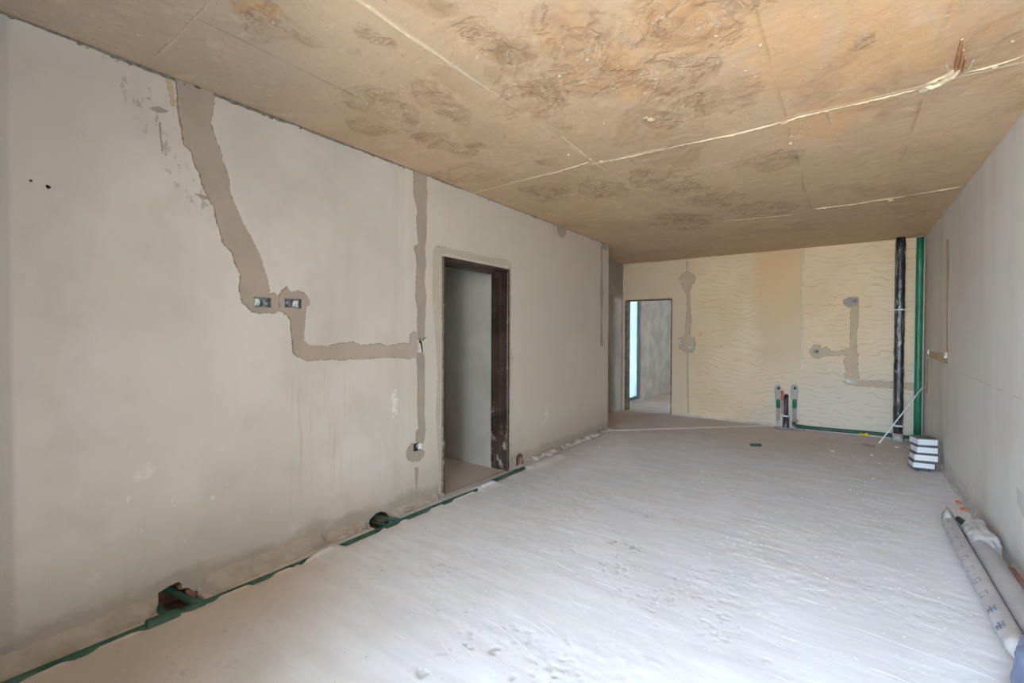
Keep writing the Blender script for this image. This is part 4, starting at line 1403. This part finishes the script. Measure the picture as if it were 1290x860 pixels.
# dark grit heaped round the drain foot
bmj = bmesh.new()
rnd = random.Random(31)
for i in range(150):
    px, py = rnd.uniform(976, 1015), rnd.uniform(536, 541)
    p = P(px, py, 2, .014)
    p.y = YB - rnd.uniform(.125, .20)
    r = rnd.uniform(.006, .018)
    bmesh.ops.create_icosphere(bmj, subdivisions=1, radius=1, matrix=Matrix.Translation((p.x, p.y, .014 + r * .3)) @ Matrix.Diagonal((r * 1.3, r, r * .7, 1)))
o = bm_obj('floor_grit', bmj, simple('dark_grit', (.16, .16, .165), (.42, .42, .42), 22, .9))
tag(o, 'dark grit and rubble around the drain foot', 'rubble', None, 'stuff')

# ------------------------------------------------------------------ loose bits on the floor at the far end
a, b = P(1107.5, 558, 2, .018), P(1163.5, 486, 0, XR - .02)
o = tube('white_stick', [a, a + (b - a) * .5, b], .008, M_WHITE, None, 10)
tag(o, 'thin white stick leaning from the floor to the right wall', 'stick')
p = P(952, 561, 2, .01)
o = tube('pipe_offcut', [(p.x - .055, p.y - .03, .018), (p.x + .055, p.y + .03, .018)], .018, M_GREEND, None, 16, hollow=.004)
tag(o, 'short green pipe offcut lying alone on the open floor', 'pipe offcut')
p = P(1088, 546.5, 2, .02)
t = empty('yellow_fitting', (p.x, min(p.y, YB - .10), .01))
tube('cap', [(.03, 0, .026), (.03, -.03, .026)], .024, M_YELLOW, t, 16)
tube('stem', [(-.05, 0, .022), (.03, -.01, .026)], .012, M_YELLOW, t, 12)
tag(t, 'yellow plastic fitting lying against the low green pipe', 'pipe fitting')
p = P(1094, 561, 2, .01)
bm = bmesh.new()
box(bm, -.07, .07, -.012, .012, 0, .012, .003)
o = bm_obj('dark_offcut', bm, simple('dark_wood', (.16, .12, .10), (.22, .17, .14), 30, .8))
o.location = (p.x, p.y, .008)
o.rotation_euler = (0, 0, -.25)
tag(o, 'flat dark offcut lying on the floor before the soil pipe', 'offcut')
chip_me = lump_mesh('plaster_chip', M_WHITE, 61, 1, .8, .45)
for i, (px, py, r, lab) in enumerate([(1048.5, 568, .022, 'white plaster chip on open floor in front of the low green pipe'), (1098, 573, .018, 'white plaster chip on open floor in front of the dark offcut'), (1130, 563, .024, 'white plaster chip at the foot of the black soil pipe'),
                                      (1144, 563, .02, 'white plaster chip between the soil pipe and the books'), (1140, 567, .014, 'tiny white plaster chip before the tall green pipe'), (1100, 603, .014, 'small white plaster chip far out on the floor before the books')]):
    p = P(px, py, 2, .01)
    o = link('plaster_chip', chip_me)
    o.location = (p.x, p.y, .012)
    o.scale = (r * 1.4, r, r)
    o.rotation_euler = (0, 0, i * 1.3)
    tag(o, lab, 'plaster chip', 'white chips on the floor')

# ------------------------------------------------------------------ books
M_PAGES = NT('book_pages')
_z = M_PAGES.noise(1, 2, M_PAGES.co(2, 2, 260))
M_PAGES = M_PAGES.done(M_PAGES.mix(M_PAGES.rng(_z, .35, .65), (.74, .755, .77), (.64, .655, .67)), .8, M_PAGES.bump(_z, .2, .001))
M_PAGEP = simple('pinkish_pages', (.80, .70, .68), (.84, .80, .80), 8, .8)
covers = [simple('grey_green_cover', (.15, .17, .145), (.20, .21, .18), 20, .6), simple('slate_cover', (.08, .105, .105), (.11, .135, .135), 20, .6),
          simple('olive_cover', (.14, .13, .10), (.19, .175, .14), 20, .6), simple('brown_grey_cover', (.12, .105, .095), (.17, .15, .13), 20, .6)]


def book(label, corner, rz, w, dpt, z0, z1_, cover, pages=None):
    t = empty('book', (corner[0], corner[1], z0), math.radians(rz))
    hgt = z1_ - z0
    e = .009
    pg = box_obj('page_block', .004, w - .012, .005, dpt - .006, e, hgt - e, pages or M_PAGES, t, .001)
    bm = bmesh.new()
    box(bm, 0, w, 0, dpt, 0, e, .001)
    box(bm, 0, w, 0, dpt, hgt - e, hgt, .001)
    box(bm, w - .006, w + .001, 0, dpt, e * .5, hgt - e * .5, .0015)
    bm_obj('cover', bm, cover, t)
    tag(t, label, 'book', 'books stacked by the right wall')
    return t


zb0 = .022
book('thick book with brown-grey cover at the bottom of the stack', (.566, 6.305), 8.5, .188, .17, zb0, .090, covers[3])
book('thick book with olive cover and pinkish page edge, second from the floor', (.580, 6.345), 9.5, .205, .17, .0905, .166, covers[2])
book('thick book with slate cover lying under the topmost book', (.605, 6.371), 15, .186, .17, .1665, .243, covers[1])
book('topmost thick book with grey-green cover on the stack', (.613, 6.405), 19, .186, .18, .2435, .320, covers[0])
o = tube('pipe_offcut', [(.60, 6.29, .0105), (.60, 6.47, .0105)], .011, M_GREEND, None, 14, hollow=.003)
tag(o, 'green pipe offcut wedged under the stack of books', 'pipe offcut')
o = tube('pipe_offcut', [(.70, 6.34, .0105), (.70, 6.46, .0105)], .011, M_GREEND, None, 14, hollow=.003)
tag(o, 'short green pipe offcut hidden deeper under the books by the wall', 'pipe offcut')

# ------------------------------------------------------------------ rolls by the right wall
M_SHEET = NT('grey_white_sheet')
_n = M_SHEET.noise(9, 4)
M_SHEET = M_SHEET.done(M_SHEET.mix(M_SHEET.rng(_n, .35, .65), (.50, .485, .485), (.43, .415, .42)), .55, M_SHEET.bump(_n, .5, .012), 0, .4)
M_SHEET2 = simple('grey_fabric_roll', (.42, .405, .405), (.37, .36, .36), 6, .7, bump=.3, dist=.008)
M_PRINT = simple('blue_grey_print', (.23, .27, .36), None, 20, .7)
M_BLUE = NT('blue_plastic')
_n = M_BLUE.noise(7, 5)
M_BLUE = M_BLUE.done(M_BLUE.mix(M_BLUE.rng(_n, .35, .65), (.095, .15, .29), (.15, .21, .36)), .42, M_BLUE.bump(_n, .6, .02), 0, .5)


def bag_roll(name, p0, p1, r_fn, mat, parent, seed, n=90, seg=36, flat=1.0, crumple=.08):
    """wrinkled roll from p0 to p1, resting on the floor"""
    p0, p1 = Vector(p0), Vector(p1)
    d = (p1 - p0)
    L = d.length
    d.normalize()
    q = Vector((-d.y, d.x, 0)).normalized()
    S_, A_ = np.meshgrid(np.linspace(0, 1, n), np.linspace(0, 2 * np.pi, seg, endpoint=False), indexing='ij')
    R = np.vectorize(r_fn)(S_)
    wr_ = (fbm(S_ * L * 5, np.cos(A_) * 1.6 + 5, 4, seed) - .5) + .7 * (fbm(S_ * L * 13, np.sin(A_) * 2.5 + 5, 3, seed + 1) - .5)
    R = R * (1 + crumple * 2 * wr_)
    cx = np.cos(A_) * R
    cz = np.sin(A_) * R * flat
    base = np.vectorize(r_fn)(S_) * flat
    zc_ = cz + base * .95 + .004
    zc_ = np.maximum(zc_, .006)
    X = p0.x + d.x * S_ * L + q.x * cx
    Y = p0.y + d.y * S_ * L + q.y * cx
    vs = np.stack([X, Y, zc_], -1).reshape(-1, 3)
    fs = []
    for i in range(n - 1):
        for k in range(seg):
            k2 = (k + 1) % seg
            fs.append((i * seg + k, i * seg + k2, (i + 1) * seg + k2, (i + 1) * seg + k))
    fs += [tuple(range(seg)), tuple((n - 1) * seg + k for k in range(seg))]
    return fix_normals(from_lists(name, vs.tolist(), fs, mat, parent, True))


# printed bag: narrow flattened roll along the open floor side
A0, A1 = Vector((.612, 4.60, 0)), Vector((.612, 2.80, 0))
t = empty('printed_bag_roll', (0, 0, 0))
tag(t, 'long narrow white roll printed with blue marks on the floor side', 'rolled sheet')
sheet_a = bag_roll('sheet_roll', A0, A1, lambda s: .042 * min(1, .35 + s * 14) * min(1, .25 + (1 - s) * 16), M_SHEET, t, 201, 110, 28, .95, .02)
# folded tip of the sheet
vs, fs = [], []
for i in range(9):
    for j in range(6):
        s, w = i / 8, j / 5 - .5
        ww = .085 * (1 - .75 * s)
        vs.append((.612 + w * ww + .018 * s, 4.56 + .24 * s, .055 + .035 * math.sin(s * 3.0) + .02 * math.cos(w * 6) + .008 * math.sin(9 * s + 5 * w)))
for i in range(8):
    for j in range(5): fs.append((i * 6 + j, i * 6 + j + 1, i * 6 + 7 + j, i * 6 + 6 + j))
o = from_lists('folded_tip', vs, fs, M_SHEET, t, True)
md = o.modifiers.new('thickness', 'SOLIDIFY'); md.thickness = .003
# marks printed along the roll: bracket with a dot
ANG = math.radians(137)
for k in range(10):
    y = 4.42 - k * .158
    s = (4.62 - y) / 1.92
    cx, r = .612, .0422
    nrm = Vector((math.cos(ANG), 0, math.sin(ANG)))
    tan = Vector((-math.sin(ANG), 0, math.cos(ANG))) * -1
    ctr = Vector((cx, y, .042)) + nrm * r
    bm = bmesh.new()
    for (a0, a1, b0, b1) in ((-.016, .016, .011, .015), (.012, .016, -.014, .015), (-.016, -.010, -.006, .002), (-.016, .000, -.015, -.011)) if k < 8 else ((-.018, .018, .008, .014), (-.018, .018, -.006, .001), (-.018, .006, -.016, -.011), (-.004, .002, -.016, .014)):
        f = [bm.verts.new(ctr + Vector((0, 1, 0)) * a_ + tan * b_ * 1.35 + nrm * .0016) for a_, b_ in ((a0 * 1.6, b0), (a1 * 1.6, b0), (a1 * 1.6, b1), (a0 * 1.6, b1))]
        bm.faces.new(f)
    bm_obj('printed_mark', bm, M_PRINT, sheet_a)

# grey roll between the printed roll and the wall, with a crumpled hood
t = empty('grey_sheet_roll', (0, 0, 0))
tag(t, 'thick grey sheet roll with a crumpled hood against the right wall', 'rolled sheet')
bag_roll('sheet_roll', (.707, 4.22, 0), (.707, 2.80, 0), lambda s: .053, M_SHEET2, t, 221, 70, 36, 1.0, .015)
bag_roll('crumpled_hood', (.726, 4.52, 0), (.722, 3.98, 0), lambda s: .066 * (1 - (2 * s - 1) ** 4 * .35) * min(1, .55 + 3 * s), M_SHEET, t, 231, 80, 56, 1.0, .30)
# pink tube behind
o = tube('pink_tube', [(.787, 3.86, .028), (.787, 3.2, .028), (.787, 2.80, .028)], .022, M_PINK, None, 16, hollow=.003)
tag(o, 'dull pink tube wedged between the grey roll and the wall', 'tube')
o = tube('pipe_offcut', [(.690, 4.74, .024), (.725, 4.56, .026)], .02, M_GREEND, None, 14, hollow=.004)
tag(o, 'green pipe offcut poking out beyond the crumpled sheet', 'pipe offcut')
ch2 = lump_mesh('brick_chip', M_ORANGE, 63, 2, .8, .5)
for px, py, r, lab in ((1207, 632, .028, 'orange brick chip by the right wall, farther from the crumpled sheet'), (1213.5, 641, .03, 'orange brick chip by the right wall, touching the crumpled sheet')):
    p = P(px, py, 2, .015)
    o = link('brick_chip', ch2)
    o.location = (p.x, p.y, .014)
    o.scale = (r, r * 1.4, r)
    tag(o, lab, 'brick chip', 'brick chips by the right wall')

# blue sheet bundle at the near end of the rolls
ts = np.linspace(0, 1, 40)
an = np.linspace(0, 2 * np.pi, 61)


def blue(U, V):
    r = (1 - V ** 2.4) ** .5
    w = 1 + .34 * (fbm(np.cos(U) * 2 + 4, np.sin(U) * 2 + V * 3 + 4, 4, 301) - .5) * 2
    return .650 + np.cos(U) * r * .128 * w, 2.44 + np.sin(U) * r * .335 * w, .004 + V * .32 * (1 + .2 * (fbm(np.cos(U) * 3 + 4, np.sin(U) * 3 + 4, 3, 303) - .5))


o = grid_mesh('blue_sheet', an, ts, blue, M_BLUE, None, None, True)
tag(o, 'bundled blue plastic sheet at the near end of the rolls', 'plastic sheet')

# ------------------------------------------------------------------ ridges the trowel left in the screed
rnd = random.Random(55)
vs, fs = [], []
for i in range(220):
    x, y = rnd.uniform(XL + .4, XR - .3), .4 + 5.6 * rnd.random() ** 1.25
    L, a = rnd.uniform(.04, .28) * (1.8 if rnd.random() < .12 else 1), rnd.gauss(-.12, .22) if rnd.random() < .9 else rnd.uniform(-1.5, 1.5)
    n = max(4, int(L / .02))
    hgt, wd, cur = rnd.uniform(.0003, .0011), rnd.uniform(.0014, .0030), rnd.uniform(-.25, .25)
    b0 = len(vs)
    for k in range(n + 1):
        u = k / n
        aa = a + cur * (u - .5)
        px_, py_ = x + math.cos(aa) * L * (u - .5), y + math.sin(aa) * L * (u - .5)
        e = math.sin(math.pi * u) ** .5 * rnd.uniform(.55, 1.1) if 0 < k < n else 0
        nx, ny = -math.sin(aa) * wd, math.cos(aa) * wd
        zz = float(floor_z(np.array([px_]), np.array([py_]))[0])
        vs += [(px_ + nx, py_ + ny, zz - .0008), (px_, py_, zz + hgt * e), (px_ - nx, py_ - ny, zz - .0008)]
    for k in range(n):
        c = b0 + k * 3
        fs += [(c, c + 3, c + 4, c + 1), (c + 1, c + 4, c + 5, c + 2)]
o = from_lists('trowel_ridges', vs, fs, M_FLOOR, floor)
o['kind'] = 'stuff'
at = o.data.attributes.new('dust_shade', 'FLOAT', 'POINT')
at.data.foreach_set('value', floor_dust_shade(np.array([v[0] for v in vs]), np.array([v[1] for v in vs])).astype(np.float32))

# ------------------------------------------------------------------ crumbs of mortar all over the screed
rnd = random.Random(99)
bmj = bmesh.new()
for i in range(1500):
    x, y = rnd.uniform(XL + .15, XR - .05), .3 + 7.3 * rnd.random() ** 1.3
    r = rnd.uniform(.0012, .0032) * (1 + (rnd.random() < .05) * 1.3)
    z = float(floor_z(np.array([x]), np.array([y]))[0])
    bmesh.ops.create_icosphere(bmj, subdivisions=1, radius=1, matrix=Matrix.Translation((x, y, z + r * .2)) @ Matrix.Rotation(rnd.uniform(0, 6), 4, 'Z') @ Matrix.Diagonal((r * rnd.uniform(1, 2), r, r * .7, 1)))
o = bm_obj('floor_crumbs', bmj, simple('pale_crumbs', (.60, .60, .61), (.45, .44, .43), 9, .95))
tag(o, 'fine pale mortar crumbs scattered over the screed', 'crumbs', None, 'stuff')
